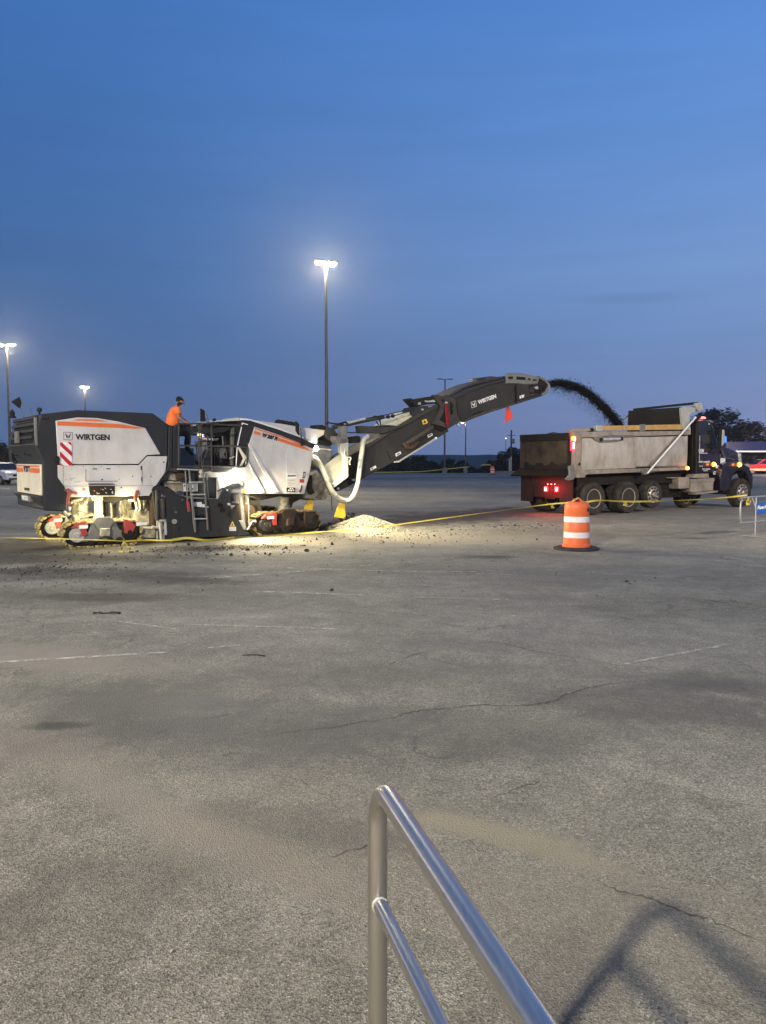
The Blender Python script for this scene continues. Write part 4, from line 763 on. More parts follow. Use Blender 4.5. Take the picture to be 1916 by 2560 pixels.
for poly in ([(905, 560), (940, 572), (1205, 1022), (1150, 1022)], [(888, 690), (900, 695), (1070, 1022), (1030, 1022)]): plate('pressed_rib', 'b', poly, -.065, -.028, WHITE, fh, .012)
tubes('panel_seam', 'b', [[(898, 690), (1060, 990), (1130, 1012)]], -.035, .005, INK)
plate('panel_seam', 'b', [(1263, 640), (1267, 640), (1271, 960), (1267, 960)], -.033, -.029, LABEL, fh, 0)
tb = plate('bracing_tube', 'b', [(808, 590), (825, 590), (892, 690), (850, 770), (830, 770), (862, 700)], -.05, -.02, CREAM, bevel=.004)
pl = plate('maker_plate', 'b', [(1272, 845), (1362, 842), (1362, 890), (1274, 890)], -.034, -.029, LABEL, fh, 0)
stext('ROLAND', 'b', 1278, 872, 1356, 870, 16, -.035, INK, pl, .002)
for y, w in ((905, 50), (925, 20), (938, 55), (955, 20)): plate('small_print', 'b', [(1285, y), (1285 + w, y), (1285 + w, y + 3), (1285, y + 3)], -.034, -.029, GREY, fh, 0)
plate('red_sticker', 'b', [(1392, 895), (1435, 895), (1432, 930), (1390, 928)], -.034, -.029, RED, fh, 0)
plate('black_handle', 'b', [(1430, 825), (1448, 825), (1440, 885), (1420, 885)], -.05, -.03, INK, fh, .003)
plate('handle_gap', 'b', [(1433, 838), (1440, 838), (1436, 872), (1428, 872)], -.053, -.049, WHITE, fh, 0)
lc = plate('light_cluster', 'b', [(1270, 975), (1350, 975), (1350, 1015), (1272, 1015)], -.05, -.02, BLACK)
for x, y in ((1290, 1000), (1305, 985), (1325, 985), (1335, 1000), (1312, 1002)): plate('lamp_lens', 'b', [(x - 6, y - 6), (x + 6, y - 6), (x + 6, y + 6), (x - 6, y + 6)], -.056, -.049, WREF, lc, 0)
plate('red_handle', 'b', [(1383, 1010), (1400, 985), (1412, 950), (1420, 955), (1412, 1000), (1398, 1025)], -.06, -.03, BROWN)
plate('yellow_sticker', 'b', [(848, 995), (880, 988), (885, 1018), (850, 1022)], -.034, -.029, TAPE, fh, 0)
plate('front_subframe', 'b', [(760, 1032), (1440, 1038), (1400, 1075), (1200, 1060), (1030, 1095), (940, 1060), (780, 1075)], .15, 2.3, GRIME, bevel=.02)
plate('front_brace', 'b', [(1250, 1050), (1345, 1040), (1440, 1060), (1330, 1120), (1320, 1160), (1290, 1165)], .4, .7, GRIME, bevel=.01)
plate('rubber_skirt', 'b', [(920, 1090), (1010, 1100), (1040, 1180), (1075, 1230), (1000, 1260), (930, 1150)], .9, 1.4, DUSTY, bevel=.02)
tubes('mirror_arm', 'b', [[(1400, 410), (1403, 480), (1415, 545)], [(1395, 470), (1403, 480)]], -.05, .012, BLACK)
plate('mirror', 'b', [(1357, 348), (1388, 375), (1395, 470), (1385, 482), (1360, 440)], -.12, -.07, BLACK, bevel=.01)
plate('mirror_mount', 'b', [(1405, 540), (1425, 540), (1425, 580), (1405, 580)], -.07, -.03, BLACK)
rnd = random.Random(9)
for k in range(5):
    c = MF.side('b', 1195 + 36 * k, 362 + 6 * k, 1.9); mb = MB(); mb.lathe([(0, .09), (.09, .06), (.12, 0), (.09, -.08), (0, -.1)], c, n=10); link('hopper_lump', mb, BLACK, mach)
# work lamps on the front housing: lens and the light it throws
for (z, x, y, v, s) in (('b', 800, 845, -.06, .05), ('j', 205, 835, .02, .06)):
    c = MF.side(z, x, y, v); mb = MB(); mb.lathe([(0, -.03), (s, -.03), (s, .02), (0, .02)], c, 'Y', 14); link('work_light', mb, LAMPY, mach)

# ---- hopper, mast and conveyor
VC = .78; CW = .95
plate('discharge_drum', 'j', [(215, 730), (500, 790), (520, 950), (470, 1120), (260, 1200), (160, 1080), (190, 860)], .7, 1.8, GREY, bevel=.10, segs=4)
plate('drum_rim', 'j', [(240, 825), (480, 850), (478, 872), (240, 845)], .66, .7, CREAM, bevel=.004)
plate('hopper_collar', 'j', [(230, 680), (360, 690), (480, 720), (490, 790), (240, 780)], .72, 1.7, GRIME, bevel=.02)
plate('top_tank', 'j', [(0, 480), (210, 500), (370, 520), (350, 600), (250, 660), (220, 760), (150, 740), (0, 650)], .8, 2.0, CREAM, bevel=.02)
plate('pad', 'j', [(235, 430), (320, 425), (400, 460), (390, 490), (300, 490), (240, 480)], .8, 1.2, BLACK, bevel=.02)
plate('slew_bearing', 'j', [(395, 470), (520, 480), (560, 560), (640, 620), (620, 740), (520, 760), (420, 680), (370, 590)], .75, 1.6, DARK2, bevel=.02)
plate('torn_skirt', 'j', [(150, 1240), (230, 1200), (350, 1380), (460, 1640), (405, 1650), (400, 1700), (330, 1730), (290, 1700), (200, 1740), (120, 1720), (0, 1700), (60, 1480), (90, 1280)], .75, 1.5, DUSTY, bevel=.06, segs=3)
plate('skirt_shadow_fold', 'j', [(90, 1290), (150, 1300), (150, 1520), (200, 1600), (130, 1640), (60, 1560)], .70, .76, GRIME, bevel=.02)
mast = plate('mast_bracket', 'j', [(640, 640), (770, 690), (772, 1330), (515, 1525), (480, 1460), (700, 1290), (700, 1000), (640, 880)], .45, .62, LGREY, bevel=.012)
plate('mast_arm', 'j', [(680, 450), (765, 450), (745, 640), (780, 690), (760, 740), (640, 760), (600, 780), (540, 680), (540, 620), (660, 640)], .45, .7, GREY, bevel=.012)
plate('inner_plate', 'j', [(320, 1170), (560, 990), (640, 940), (700, 1010), (700, 1290), (480, 1460), (400, 1340)], .62, .72, CANVAS, bevel=.01)
plate('cross_tube', 'j', [(780, 640), (950, 610), (990, 640), (980, 730), (800, 750)], .8, 1.4, BLACK, bevel=.03)
tubes('luffing_ram', 'j', [[(500, 470), (700, 430), (1050, 350), (1370, 290)]], .8, .06, DARK2, n=12)
tubes('luffing_ram', 'j', [[(690, 415), (1060, 325)]], .75, .03, CHROME, n=10)
tubes('hose', 'j', [[(395, 430), (410, 385), (470, 400), (600, 410), (720, 380), (760, 420)]], .7, .02, BLACK, smooth_k=5)
tubes('hose', 'j', [[(1170, 310), (1230, 280), (1300, 300), (1340, 280)], [(1310, 340), (1330, 440)], [(1250, 370), (1290, 430)]], .75, .02, BLACK, smooth_k=4)
tubes('tie_rod', 'c', [[(815, 523), (960, 490), (1100, 452), (1140, 445)]], .7, .012, INK); tubes('tie_rod', 'c', [[(830, 550), (940, 520), (1130, 465)]], .7, .012, INK)
for x, y in ((868, 535), (912, 527)): c = MF.side('c', x, y, .7); mb = MB(); mb.lathe([(.01, -.03), (.05, -.03), (.05, .03), (.01, .03)], c, 'Y', 12); link('pulley', mb, BLACK, mach)
tubes('cable', 'c', [[(480, 680), (530, 685), (590, 675)]], .7, .015, INK)
lowc = plate('lower_conveyor', 'c', [(365, 1215), (500, 1120), (500, 905), (640, 830), (960, 640), (1130, 545), (1330, 430), (1400, 560), (1440, 672), (1320, 745), (960, 945), (640, 1110), (500, 1190), (400, 1235)], VC, VC + CW, CONV, bevel=.02)
plate('conveyor_dark_end', 'c', [(500, 905), (610, 850), (595, 1100), (520, 1170), (495, 1180)], VC - .02, VC, PIT, bevel=0)
plate('upper_girder', 'c', [(655, 800), (900, 660), (1150, 505), (1330, 415), (1335, 450), (1100, 575), (870, 700), (660, 840)], VC - .05, VC + .02, DARK2, bevel=.01)
plate('side_guard', 'c', [(598, 618), (830, 628), (960, 620), (1000, 625), (830, 690), (610, 690)], VC - .12, VC + .1, DARK2, bevel=.015)
plate('canvas_cover', 'c', [(868, 612), (940, 560), (1040, 500), (1110, 478), (1180, 480), (1200, 505), (1100, 560), (960, 625)], VC + .1, VC + .85, CANVAS, bevel=.03)
tubes('lift_ram', 'c', [[(1045, 785), (1160, 715), (1285, 635)]], VC - .10, .075, DARK2, n=14)
plate('ram_foot', 'c', [(1020, 780), (1060, 760), (1180, 770), (1100, 840), (1050, 835)], VC - .10, VC, BROWN, bevel=.01)
plate('edge_strip', 'c', [(930, 955), (975, 945), (1310, 735), (1325, 728), (1325, 745), (1000, 945), (970, 965), (925, 965)], VC - .03, VC + .0, LGREY, bevel=.004)
plate('slot', 'c', [(852, 858), (860, 856), (898, 930), (890, 934)], VC - .006, VC + .01, PIT, lowc, 0)
for poly in ([(698, 1020), (750, 992), (760, 1012), (708, 1042)], [(937, 882), (985, 858), (993, 880), (945, 910)], [(1238, 706), (1282, 686), (1290, 708), (1246, 732)]): plate('white_sticker', 'c', poly, VC - .008, VC, LABEL, lowc, 0)
for poly in ([(712, 1018), (722, 1012), (726, 1026), (716, 1030)], [(950, 888), (975, 872), (978, 882), (953, 896)], [(1250, 708), (1275, 696), (1278, 704), (1253, 718)]): plate('pictogram', 'c', poly, VC - .011, VC - .007, RED if poly[0][0] < 800 else INK, lowc, 0)
ws = plate('warning_sticker', 'c', [(1188, 568), (1228, 553), (1243, 592), (1200, 608)], VC - .008, VC, YEL, lowc, 0)
plate('warning_triangle_mark', 'c', [(1212, 566), (1232, 590), (1200, 594)], VC - .011, VC - .007, INK, ws, 0)
for z, x, y in (('c', 397, 1210), ('c', 538, 1130), ('k', 1240, 1208), ('k', 832, 1470), ('k', 1175, 1102), ('k', 1070, 738)):
    c = MF.side(z, x, y, VC - .02); mb = MB(); mb.lathe([(.004, -.03), (.03, -.025), (.035, .02)], c, 'Y', 10); link('bolt_cap', mb, WREF, mach)
# joint between the two conveyor halves
jf = plate('fold_joint', 'k', [(770, 660), (840, 648), (950, 680), (1040, 648), (1110, 690), (1215, 760), (1230, 1000), (1300, 1150), (1070, 1290), (1000, 1270), (780, 1200), (935, 880), (880, 820)], VC - .10, VC + .0, DARK2, bevel=.008)
for poly in ([(925, 740), (1005, 740), (968, 810)], [(1095, 775), (1165, 850), (1145, 910), (1162, 980), (1135, 1035), (1100, 1020), (1095, 900)], [(985, 955), (1010, 960), (1010, 1190), (900, 1130)]): plate('joint_opening', 'k', poly, VC - .106, VC - .099, PIT, jf, 0)  # openings are black patches painted for the shade within, not cut through
plate('joint_bracket', 'k', [(340, 740), (360, 715), (410, 740), (770, 680), (860, 800), (880, 820), (700, 830), (520, 870), (470, 880)], VC - .05, VC + .3, BLACK, bevel=.01)
plate('joint_lever', 'k', [(430, 880), (540, 870), (870, 840), (860, 900), (700, 960), (440, 1060), (390, 1000)], VC - .03, VC + .5, DARK, bevel=.01)
for poly in ([(630, 760), (700, 770), (790, 745), (830, 790), (680, 795), (640, 790)], [(505, 800), (545, 795), (550, 840), (510, 840)], [(690, 880), (760, 862), (755, 875), (700, 890)], [(565, 920), (600, 915), (595, 950), (570, 945)]): plate('steel_fitting', 'k', poly, VC - .09, VC - .05, LGREY, bevel=.006)
plate('lower_lock', 'k', [(830, 1215), (1010, 1290), (950, 1350), (810, 1260)], VC - .06, VC + .02, PIT, bevel=.006)
plate('red_flag_folded', 'k', [(1015, 830), (1035, 815), (1060, 900), (1080, 1000), (1085, 1160), (1100, 1220), (1060, 1245), (1040, 1215), (1015, 1000)], VC - .16, VC - .12, pm('dark_red_cloth', (.16, .008, .018), .8, bump=.5, bscale=10), bevel=.015)
tubes('ring', 'k', [[(1008, 815), (1015, 798), (1032, 794), (1045, 810)]], VC - .12, .012, WREF, smooth_k=3)
# upper conveyor
upc = plate('upper_conveyor', 'd', [(470, 500), (640, 430), (820, 365), (960, 330), (1020, 315), (1300, 365), (1380, 400), (1370, 450), (1335, 478), (1080, 555), (860, 618), (700, 672), (575, 735), (545, 680), (535, 560)], VC, VC + CW, CONV, bevel=.02)
plate('dark_top_rail', 'd', [(480, 495), (640, 415), (830, 362), (1000, 325), (1002, 350), (830, 388), (660, 450), (500, 530)], VC - .05, VC + .1, DARK, bevel=.012)
plate('belt_cover', 'd', [(455, 485), (560, 425), (700, 368), (820, 338), (830, 310), (860, 302), (930, 308), (1000, 300), (1000, 325), (830, 362), (640, 415), (480, 500)], VC + .05, VC + CW - .05, DARK2, bevel=.04)
plate('lower_flange', 'd', [(585, 728), (700, 668), (860, 615), (1080, 552), (1335, 475), (1340, 490), (1080, 572), (865, 640), (700, 700), (592, 742)], VC - .05, VC + .0, DARK2, bevel=.008)
plate('lower_slot', 'd', [(695, 655), (785, 625), (790, 632), (697, 668)], VC - .056, VC - .04, PIT, bevel=0)
plate('hinge_line', 'd', [(532, 545), (540, 545), (548, 660), (580, 718), (573, 722), (540, 665)], VC - .03, VC, PIT, bevel=0)
hd = plate('head_guard', 'd', [(1000, 292), (1010, 274), (1040, 270), (1150, 275), (1260, 298), (1315, 312), (1300, 372), (1180, 378), (1100, 370), (1000, 370)], VC - .06, VC + .0, GREY, bevel=.01)
for poly in ([(1022, 308), (1066, 306), (1064, 328), (1022, 332)], [(1100, 306), (1184, 314), (1184, 338), (1098, 334)], [(1205, 322), (1232, 326), (1230, 340), (1204, 338)], [(1250, 330), (1290, 338), (1285, 348), (1250, 344)]): plate('guard_opening', 'd', poly, VC - .066, VC - .055, PIT, hd, 0)
plate('head_plate', 'd', [(1100, 372), (1300, 372), (1312, 468), (1105, 540)], VC - .05, VC + .0, CONV, bevel=.006)
plate('motor_opening', 'd', [(1215, 392), (1300, 385), (1308, 465), (1225, 470)], VC - .056, VC - .045, PIT, bevel=0)
c = MF.side('d', 1242, 432, VC - .05); mb = MB(); mb.lathe([(.01, -.05), (.03, -.05), (.035, -.02), (.09, -.02), (.10, .02)], c, 'Y', 16); link('belt_roller', mb, DARK2, mach)
plate('chrome_bracket', 'd', [(1262, 405), (1300, 395), (1306, 420), (1285, 428)], VC - .07, VC - .05, LGREY, bevel=.004)
tubes('nose_guard', 'd', [[(1300, 310), (1345, 330), (1385, 362), (1402, 392), (1395, 430), (1365, 462), (1330, 478)]], VC - .03, .045, GREY, smooth_k=5)
plate('nose_plate', 'd', [(1300, 318), (1345, 338), (1385, 375), (1390, 400), (1370, 440), (1330, 466), (1310, 440), (1300, 380)], VC, VC + CW, GRIME, bevel=.02)
plate('nose_brace', 'd', [(1296, 312), (1304, 312), (1325, 380), (1335, 470), (1325, 474), (1315, 390)], VC - .05, VC - .01, BLACK, bevel=.003)
plate('panel_joint', 'd', [(1094, 380), (1098, 380), (1092, 430), (1100, 470), (1095, 555), (1090, 555), (1094, 470), (1088, 430)], VC - .052, VC - .0, PIT, bevel=0)
for poly in ([(1128, 488), (1140, 484), (1142, 512), (1130, 515)], [(1142, 482), (1172, 475), (1168, 500), (1150, 510)]): plate('white_sticker', 'd', poly, VC - .056, VC - .049, LABEL, upc, 0)
lf = plate('logo_frame', 'd', [(668, 548), (716, 532), (723, 587), (677, 603)], VC - .006, VC + .01, LABEL, upc, 0)
plate('logo_field', 'd', [(671, 552), (713, 537), (719, 584), (679, 598)], VC - .009, VC - .005, CONV, lf, 0)
wmark('d', 696, 568, 17, 15, VC - .014, LABEL, lf, R(18))
stext('WIRTGEN', 'd', 742, 566, 912, 504, 35, VC - .006, LABEL, upc, .008)
# corrugated water hose slung below
hp = crom([MF.side('j', x, y, v) for x, y, v in ((140, 985, .25), (210, 1020, .25), (290, 1130, .3), (380, 1330, .35), (480, 1560, .4), (590, 1690, .45), (700, 1735, .5), (800, 1720, .55), (880, 1600, .6), (935, 1400, .62), (965, 1150, .64), (1000, 900, .66), (1030, 700, .68), (1100, 630, .72))], 14)
mb = MB(); mb.tube(hp, [.068 + .004 * (k % 2) for k in range(len(hp))], 14); link('suction_hose', mb, HOSE, mach)
for k in (44, 62, 84): mb = MB(); mb.tube(hp[k:k + 3], .078, 14); link('hose_clamp', mb, LGREY, mach)
for k in (88, 92): c = hp[k]; mb = MB(); mb.lathe([(0, -.10), (.03, -.09), (.03, -.05)], c, 'Y', 10); link('clamp_bolt', mb, CHROME, mach)
tubes('hanging_cable', 'j', [[(475, 1650), (480, 1760), (490, 1910)]], .6, .012, INK)
tubes('chain', 'j', [[(705, 880), (710, 960), (760, 985), (800, 990), (810, 1010), (790, 1060), (795, 1120)]], .42, .018, LGREY, smooth_k=4)
plate('yellow_flap', 'j', [(80, 1725), (175, 1735), (150, 1930), (0, 1925), (20, 1820)], .6, .63, YEL, bevel=.008)
fl = plate('yellow_flap', 'c', [(410, 1342), (462, 1352), (470, 1495), (430, 1490), (362, 1475)], .5, .53, YEL, bevel=.008)
# red warning flag hanging under the boom
mb = MB(); mb.prism(PP('o', [(455, 1040), (485, 1040), (560, 1240), (575, 1330), (540, 1370), (470, 1390), (385, 1470), (400, 1360), (420, 1200)], VC + .1), (0, .02, 0))
FLAG = pm('red_flag_cloth', (.60, .05, .03), .7, bump=.8, bscale=7, dirt=(.35, .02, .02), amt=.8, scale=6)
tag(link('warning_flag', mb, FLAG, None, .006), 'bright red triangular cloth flag hanging under the raised conveyor boom', 'flag'); fo = bpy.data.objects['warning_flag']
fo.location = MF.o; fo.rotation_euler = (0, 0, MF.th)
# lights the machine carries
_w = MF.side('b', 830, 860, -.30)
light('work_lamp', 'SPOT', _w, 1100, (1, .86, .54), mach, .06, target=(_w.x + 1.6, -1.9, 0), spot=150, blend=.9)
_w = MF.side('j', 180, 850, -.12)
light('work_lamp', 'SPOT', _w, 2600, (1, .88, .58), mach, .06, target=(_w.x + 4.2, -2.2, 0), spot=120, blend=1.0)
light('work_lamp', 'POINT', MF.side('b', 770, 885, -.13), 42, (1, .92, .68), mach, .05)
light('work_lamp', 'POINT', MF.side('j', 240, 880, .15), 12, (1, .95, .80), mach, .05)
light('work_lamp', 'POINT', MF.side('a', 850, 1150, -.12), 36, (1, .86, .48), mach, .10)
light('work_lamp', 'POINT', MF.side('a', 1200, 1130, -.05), 50, (1, .86, .48), mach, .10)
light('work_lamp', 'POINT', MF.side('a', 780, 1200, 1.6), 80, (1, .86, .48), mach, .10)
light('work_lamp', 'POINT', MF.side('b', 950, 1150, .1), 28, (1, .88, .52), mach, .08)
light('work_lamp', 'POINT', (U0 - .9, 1.9, 1.0), 14, (1, .86, .5), mach, .1)
# ------------------------------------------------------------------ dump truck
TF = Frame((6.856, 25.446), R(31))
trk = thing('dump_truck', 'silver dump truck with dark cab and lit tail lamps being loaded by the conveyor', 'dump truck', TF.o, TF.th)
def TP(z, pts, v): return [TF.side(z, x, y, v) for x, y in pts]
def tplate(name, z, pts, v0, v1, mat, parent=trk, bevel=.008, **k):
    mb = MB(); mb.prism(TP(z, pts, v0), (0, v1 - v0, 0)); return link(name, mb, mat, parent, bevel, **k)
def ttube(name, z, paths, v, r, mat, parent=trk, k=0, n=8):
    mb = MB()
    for p in paths:
        q = [TF.side(z, x, y, (w[0] if w else v)) for x, y, *w in p]
        mb.tube(crom(q, k) if k else q, r, n)
    return link(name, mb, mat, parent)
def ttext(body, z, x0, y0, x1, y1, hpx, v, mat, parent, bold=.0):
    a = TF.side(z, x0, y0, v); b = TF.side(z, x1, y1, v); h = abs((TF.side(z, x0, y0 - hpx, v) - a).z) / .70
    o = text(body, mat, parent, a, (R(90), -math.atan2(b.z - a.z, b.x - a.x), 0), h, bold)
    bpy.context.view_layer.update(); o.scale = ((b - a).length / max(o.dimensions.x, .01), 1, 1); return o
UR = TF.side('e', 870, 900, 0).x; TW = 2.6
UFr = TF.side('f', 770, 700, 0).x
ztop = TF.side('e', 870, 525).z; zbot = TF.side('e', 1010, 1065).z; ztf = TF.side('f', 770, 490).z; zbf = TF.side('f', 770, 905).z
# wheels
def wheel(u, v, r, w, rim, deep=True, name='wheel', dirt=False):
    mb = MB(); mb.lathe([(r * .60, 0), (r * .63, -.01), (r * .80, -.03), (r * .95, -.015), (r, .03), (r, w - .03), (r * .95, w), (r * .6, w)], (u, v, r), 'Y', 40, cap=False)
    wh = link(name, mb, TYRE, trk)
    if deep: pr = [(r * .60, .0), (r * .57, .01), (r * .53, .10), (r * .30, .13), (r * .27, .10), (r * .20, .09), (r * .17, .03), (.01, .02)]
    else: pr = [(r * .60, -.01), (r * .57, .0), (r * .54, .02), (r * .36, -.045), (r * .33, -.05), (r * .22, -.03), (r * .20, -.09), (r * .16, -.11), (.01, -.11)]
    mb = MB(); mb.lathe(pr, (u, v, r), 'Y', 36); rm = link('rim', mb, rim, wh)
    q = MB(); q.lathe([(r * .535, .02), (r * .545, -.012), (r * .60, -.016), (r * .605, .0)] , (u, v, r), 'Y', 36, cap=False); link('rim_flange', q, ALU2, wh)  # paler colour paints the lit ring round the dark dish
    hv = .105 if deep else -.02; me = None
    for k in range(10 if not deep else 5):
        a = k * 2 * math.pi / (10 if not deep else 5); rr = r * (.43 if deep else .46)
        q = MB(); q.lathe([(.001, -.012), (.05 if deep else .036, -.012), (.05 if deep else .036, .01)], (u + rr * math.cos(a), v + hv, r + rr * math.sin(a)), 'Y', 10); link('hand_hole', q, PIT, wh)
    for k in range(10):
        a = (k + .5) * 2 * math.pi / 10; rr = r * .27; q = MB(); q.lathe([(.001, -.03), (.018, -.03), (.018, .01)], (u + rr * math.cos(a), v + (.10 if deep else -.05), r + rr * math.sin(a)), 'Y', 6); link('lug_nut', q, GRIME if not deep else RIMG, wh)
    return wh
u1, u2 = TF.side('p', 1485, 1246, 0).x, TF.side('p', 1572, 1245, 0).x; RW = .545
for uu in (u1, u2):
    for v in (0.0, .33): wheel(uu, v, RW, .28, RIMG)
    for v in (TW - .28, TW - .61): wheel(uu, v, RW, .28, RIMG)
ul = TF.side('p', 1634, 1228, 0).x; w3 = wheel(ul, 0.02, .485, .28, RIMA, False); w3.location.z = .13
w3 = wheel(ul, TW - .3, .485, .28, RIMA, False); w3.location.z = .13
us = TF.side('p', 1716, 1243, .9).x; wheel(us, .9, .42, .28, RIMG)
uf = TF.side('p', 1856, 1222, 0.05).x; wheel(uf, 0.05, .56, .30, RIMA, False); wheel(uf, TW - .35, .56, .30, RIMA, False)
for uu in (u1, u2, ul, uf): mb = MB(); mb.tube([(uu, .3, .54), (uu, 2.3, .54)], .08, 10); link('axle', mb, GRIME, trk)
# chassis
for v in (.75, 1.65): mb = MB(); mb.box2((UR + .2, v, .62), (uf + .9, v + .2, .98)); link('chassis_rail', mb, GRIME, trk, .01)
mb = MB(); mb.box2((UR + .45, .35, .98), (UFr, 2.25, zbot - .02)); link('subframe', mb, GRIME, trk, .01)
mb = MB(); mb.box2((u2 + .7, .5, .45), (us + .2, 2.0, 1.0)); link('chassis_clutter', mb, GRIME, trk, .02)
mb = MB(); mb.box2((ul + .6, .42, .30), (ul + .72, .5, 1.35)); link('chassis_stay', mb, GREY, trk, .01)
# box body
T_ = .07
ins = MB(); P4 = [(UR + .02, zbot + .22), (UR + .02, ztop - .10), (UFr, ztf - .12), (UFr, zbf + .12)]
ins.prism([(u, .10, z) for u, z in P4], (0, .05, 0)); bd = link('box_side', ins, ALU, trk, .01)
tplate('near_side_skin', 'e', [(950, 600), (1656, 572), (1656, 900), (950, 915)], .07, .10, ALU, bd, .01)
sk_ = MB(); A = TF.side('e', 950, 600, .05); Bq = TF.side('f', 738, 512, .05); zA, zB = A.z, Bq.z; a2 = TF.side('e', 950, 985, .05); b2 = TF.side('f', 738, 850, .05)
n = 8; va, vb = [], []
for k in range(n + 1):
    t = k / n; bulge = -.05 * math.sin(math.pi * min(1, t * 1.0)) if t < 1 else 0
    va.append((A.x, .05 + bulge * .5, A.z + (a2.z - A.z) * t)); vb.append((Bq.x, .05 + bulge * .5, Bq.z + (b2.z - Bq.z) * t))
va += [(A.x, .15, a2.z), (A.x, .15, A.z)]; vb += [(Bq.x, .15, b2.z), (Bq.x, .15, Bq.z)]
sk_.loft(va, vb); link('side_skin', sk_, ALU, bd)
tplate('lower_curve', 'e', [(950, 962), (1656, 945), (1656, 985), (950, 1010)], .06, .16, LGREY, bd, .02)
q0, q1 = TF.side('e', 1560, 520), TF.side('f', 300, 460)
mb = MB(); mb.prism([TF.side('e', 870, 522, 0), TF.side('f', 780, 450, 0), TF.side('f', 780, 497, 0), TF.side('e', 950, 590, 0), TF.side('e', 870, 590, 0)], (0, .14, 0)); link('top_rail', mb, ALU2, bd, .012)
mb = MB(); mb.prism([TF.side('e', 950, 1012, 0), TF.side('f', 738, 872, 0), TF.side('f', 768, 880, 0), TF.side('f', 768, 906, 0), TF.side('e', 1010, 1068, 0), TF.side('e', 950, 1075, 0)], (0, .12, 0)); link('bottom_rail', mb, ALU2, bd, .012)
tplate('corner_post', 'e', [(822, 480), (868, 480), (872, 535), (950, 590), (950, 1012), (1018, 1062), (1000, 1105), (885, 1112), (858, 960), (865, 700), (850, 540), (820, 520)], -.03, .16, ALU2, bd, .012)
c = TF.side('e', 926, 933, -.03); mb = MB(); mb.lathe([(.01, -.03), (.025, -.03), (.03, -.01), (.045, -.01), (.05, .02)], c, 'Y', 14); link('pin', mb, GRIME, bd)
tplate('top_rail_end', 'e', [(820, 480), (1065, 462), (1075, 508), (850, 520)], -.02, .15, ALU2, bd, .01)
tplate('roller_end', 'e', [(1075, 470), (1108, 465), (1112, 512), (1080, 516)], -.03, .12, GRIME, bd, .01)
tplate('board_bracket', 'e', [(1145, 440), (1160, 430), (1222, 430), (1232, 500), (1200, 508), (1150, 505)], -.04, .13, LGREY, bd, .01)
mb = MB(); mb.prism([TF.side('e', 1222, 438, 0), TF.side('f', 680, 375, 0), TF.side('f', 682, 437, 0), TF.side('e', 1222, 498, 0)], (0, .06, 0)); link('side_board', mb, PLANK, bd, .006)
tplate('board_bracket', 'f', [(195, 378), (250, 372), (250, 452), (190, 458)], -.03, .02, GREY, bd, .006)
tplate('recess_frame', 'e', [(1100, 590), (1250, 560), (1650, 555), (1656, 575), (1500, 590), (1425, 645), (1200, 655), (1140, 630)], .0, .06, GREY, bd, .01)
ttube('roll_tube', 'e', [[(1200, 615), (1480, 605)]], -.02, .045, CHROME, bd, n=14)
for x, y in ((1215, 615), (1475, 605)): c = TF.side('e', x, y, -.05); mb = MB(); mb.lathe([(.01, -.02), (.06, -.02), (.06, .03)], c, 'Y', 12); link('tube_cap', mb, GRIME, bd)
mb = MB(); mb.prism([(u, TW - .12, z) for u, z in P4], (0, .08, 0)); link('far_side', mb, ALU2, trk, .01)
mb = MB(); mb.box2((UR + .05, .12, zbot + .12), (UFr, TW - .1, zbot + .24)); link('box_floor', mb, GRIME, trk)
mb = MB(); mb.box2((UFr - .07, .1, zbf), (UFr, TW - .05, ztf)); link('front_wall', mb, ALU2, trk, .01)
# tailgate in its frame
E_ = lambda x, y, du=0.0: TF.end('e', x, y, UR + du)
g1, g2, g3, g4 = E_(240, 580), E_(800, 560), E_(790, 1060), E_(225, 1060)
tg = MB(); tg.box2((UR - .04, .18, g3.z), (UR + .04, TW - .22, ztop - .22)); tg = link('tailgate', tg, GATE, trk, .015)
mb = MB(); mb.box2((UR - .09, .12, ztop - .24), (UR + .06, TW + .02, ztop + .0)); link('tailgate_top_beam', mb, GRIME, tg, .02)
mb = MB(); mb.box2((UR - .09, TW - .24, g3.z + .15), (UR + .06, TW + .0, ztop - .24)); link('tailgate_side_beam', mb, GATE, tg, .02)
mb = MB(); mb.box2((UR - .085, .10, g3.z + .15), (UR + .06, .28, ztop - .24)); link('tailgate_side_beam', mb, GRIME, tg, .02)
mb = MB(); n = 24; top = [(UR - .055, .2 + (TW - .4) * k / n, g3.z + .32 + .05 * math.sin(k * .9) + .03 * math.sin(k * 2.3)) for k in range(n + 1)]
mb.prism([(UR - .075, .2, g3.z - .02)] + top + [(UR - .055, TW - .2, g3.z - .02)], (.05, 0, 0)); link('mud_line', mb, GRIME, tg)
mb = MB(); lz = zbot - .08
mb.loft([(UR - .42, -.02, lz - .02), (UR - .42, -.02, lz + .04), (UR + .05, .0, zbot + .22), (UR + .3, .0, lz - .02)], [(UR - .42, TW + .1, lz - .02), (UR - .42, TW + .1, lz + .04), (UR + .05, TW + .05, zbot + .22), (UR + .3, TW + .05, lz - .02)])
link('spill_apron', mb, pm('tar_black_apron', (.006, .005, .005), .8, dirt=(.018, .012, .010), amt=.8, scale=4, bump=.3, spec=.1), trk, .015)
tplate('apron_side', 'e', [(790, 960), (850, 940), (890, 1090), (850, 1135), (790, 1150), (745, 1130), (800, 1060)], -.05, .02, GREY, bevel=.02)
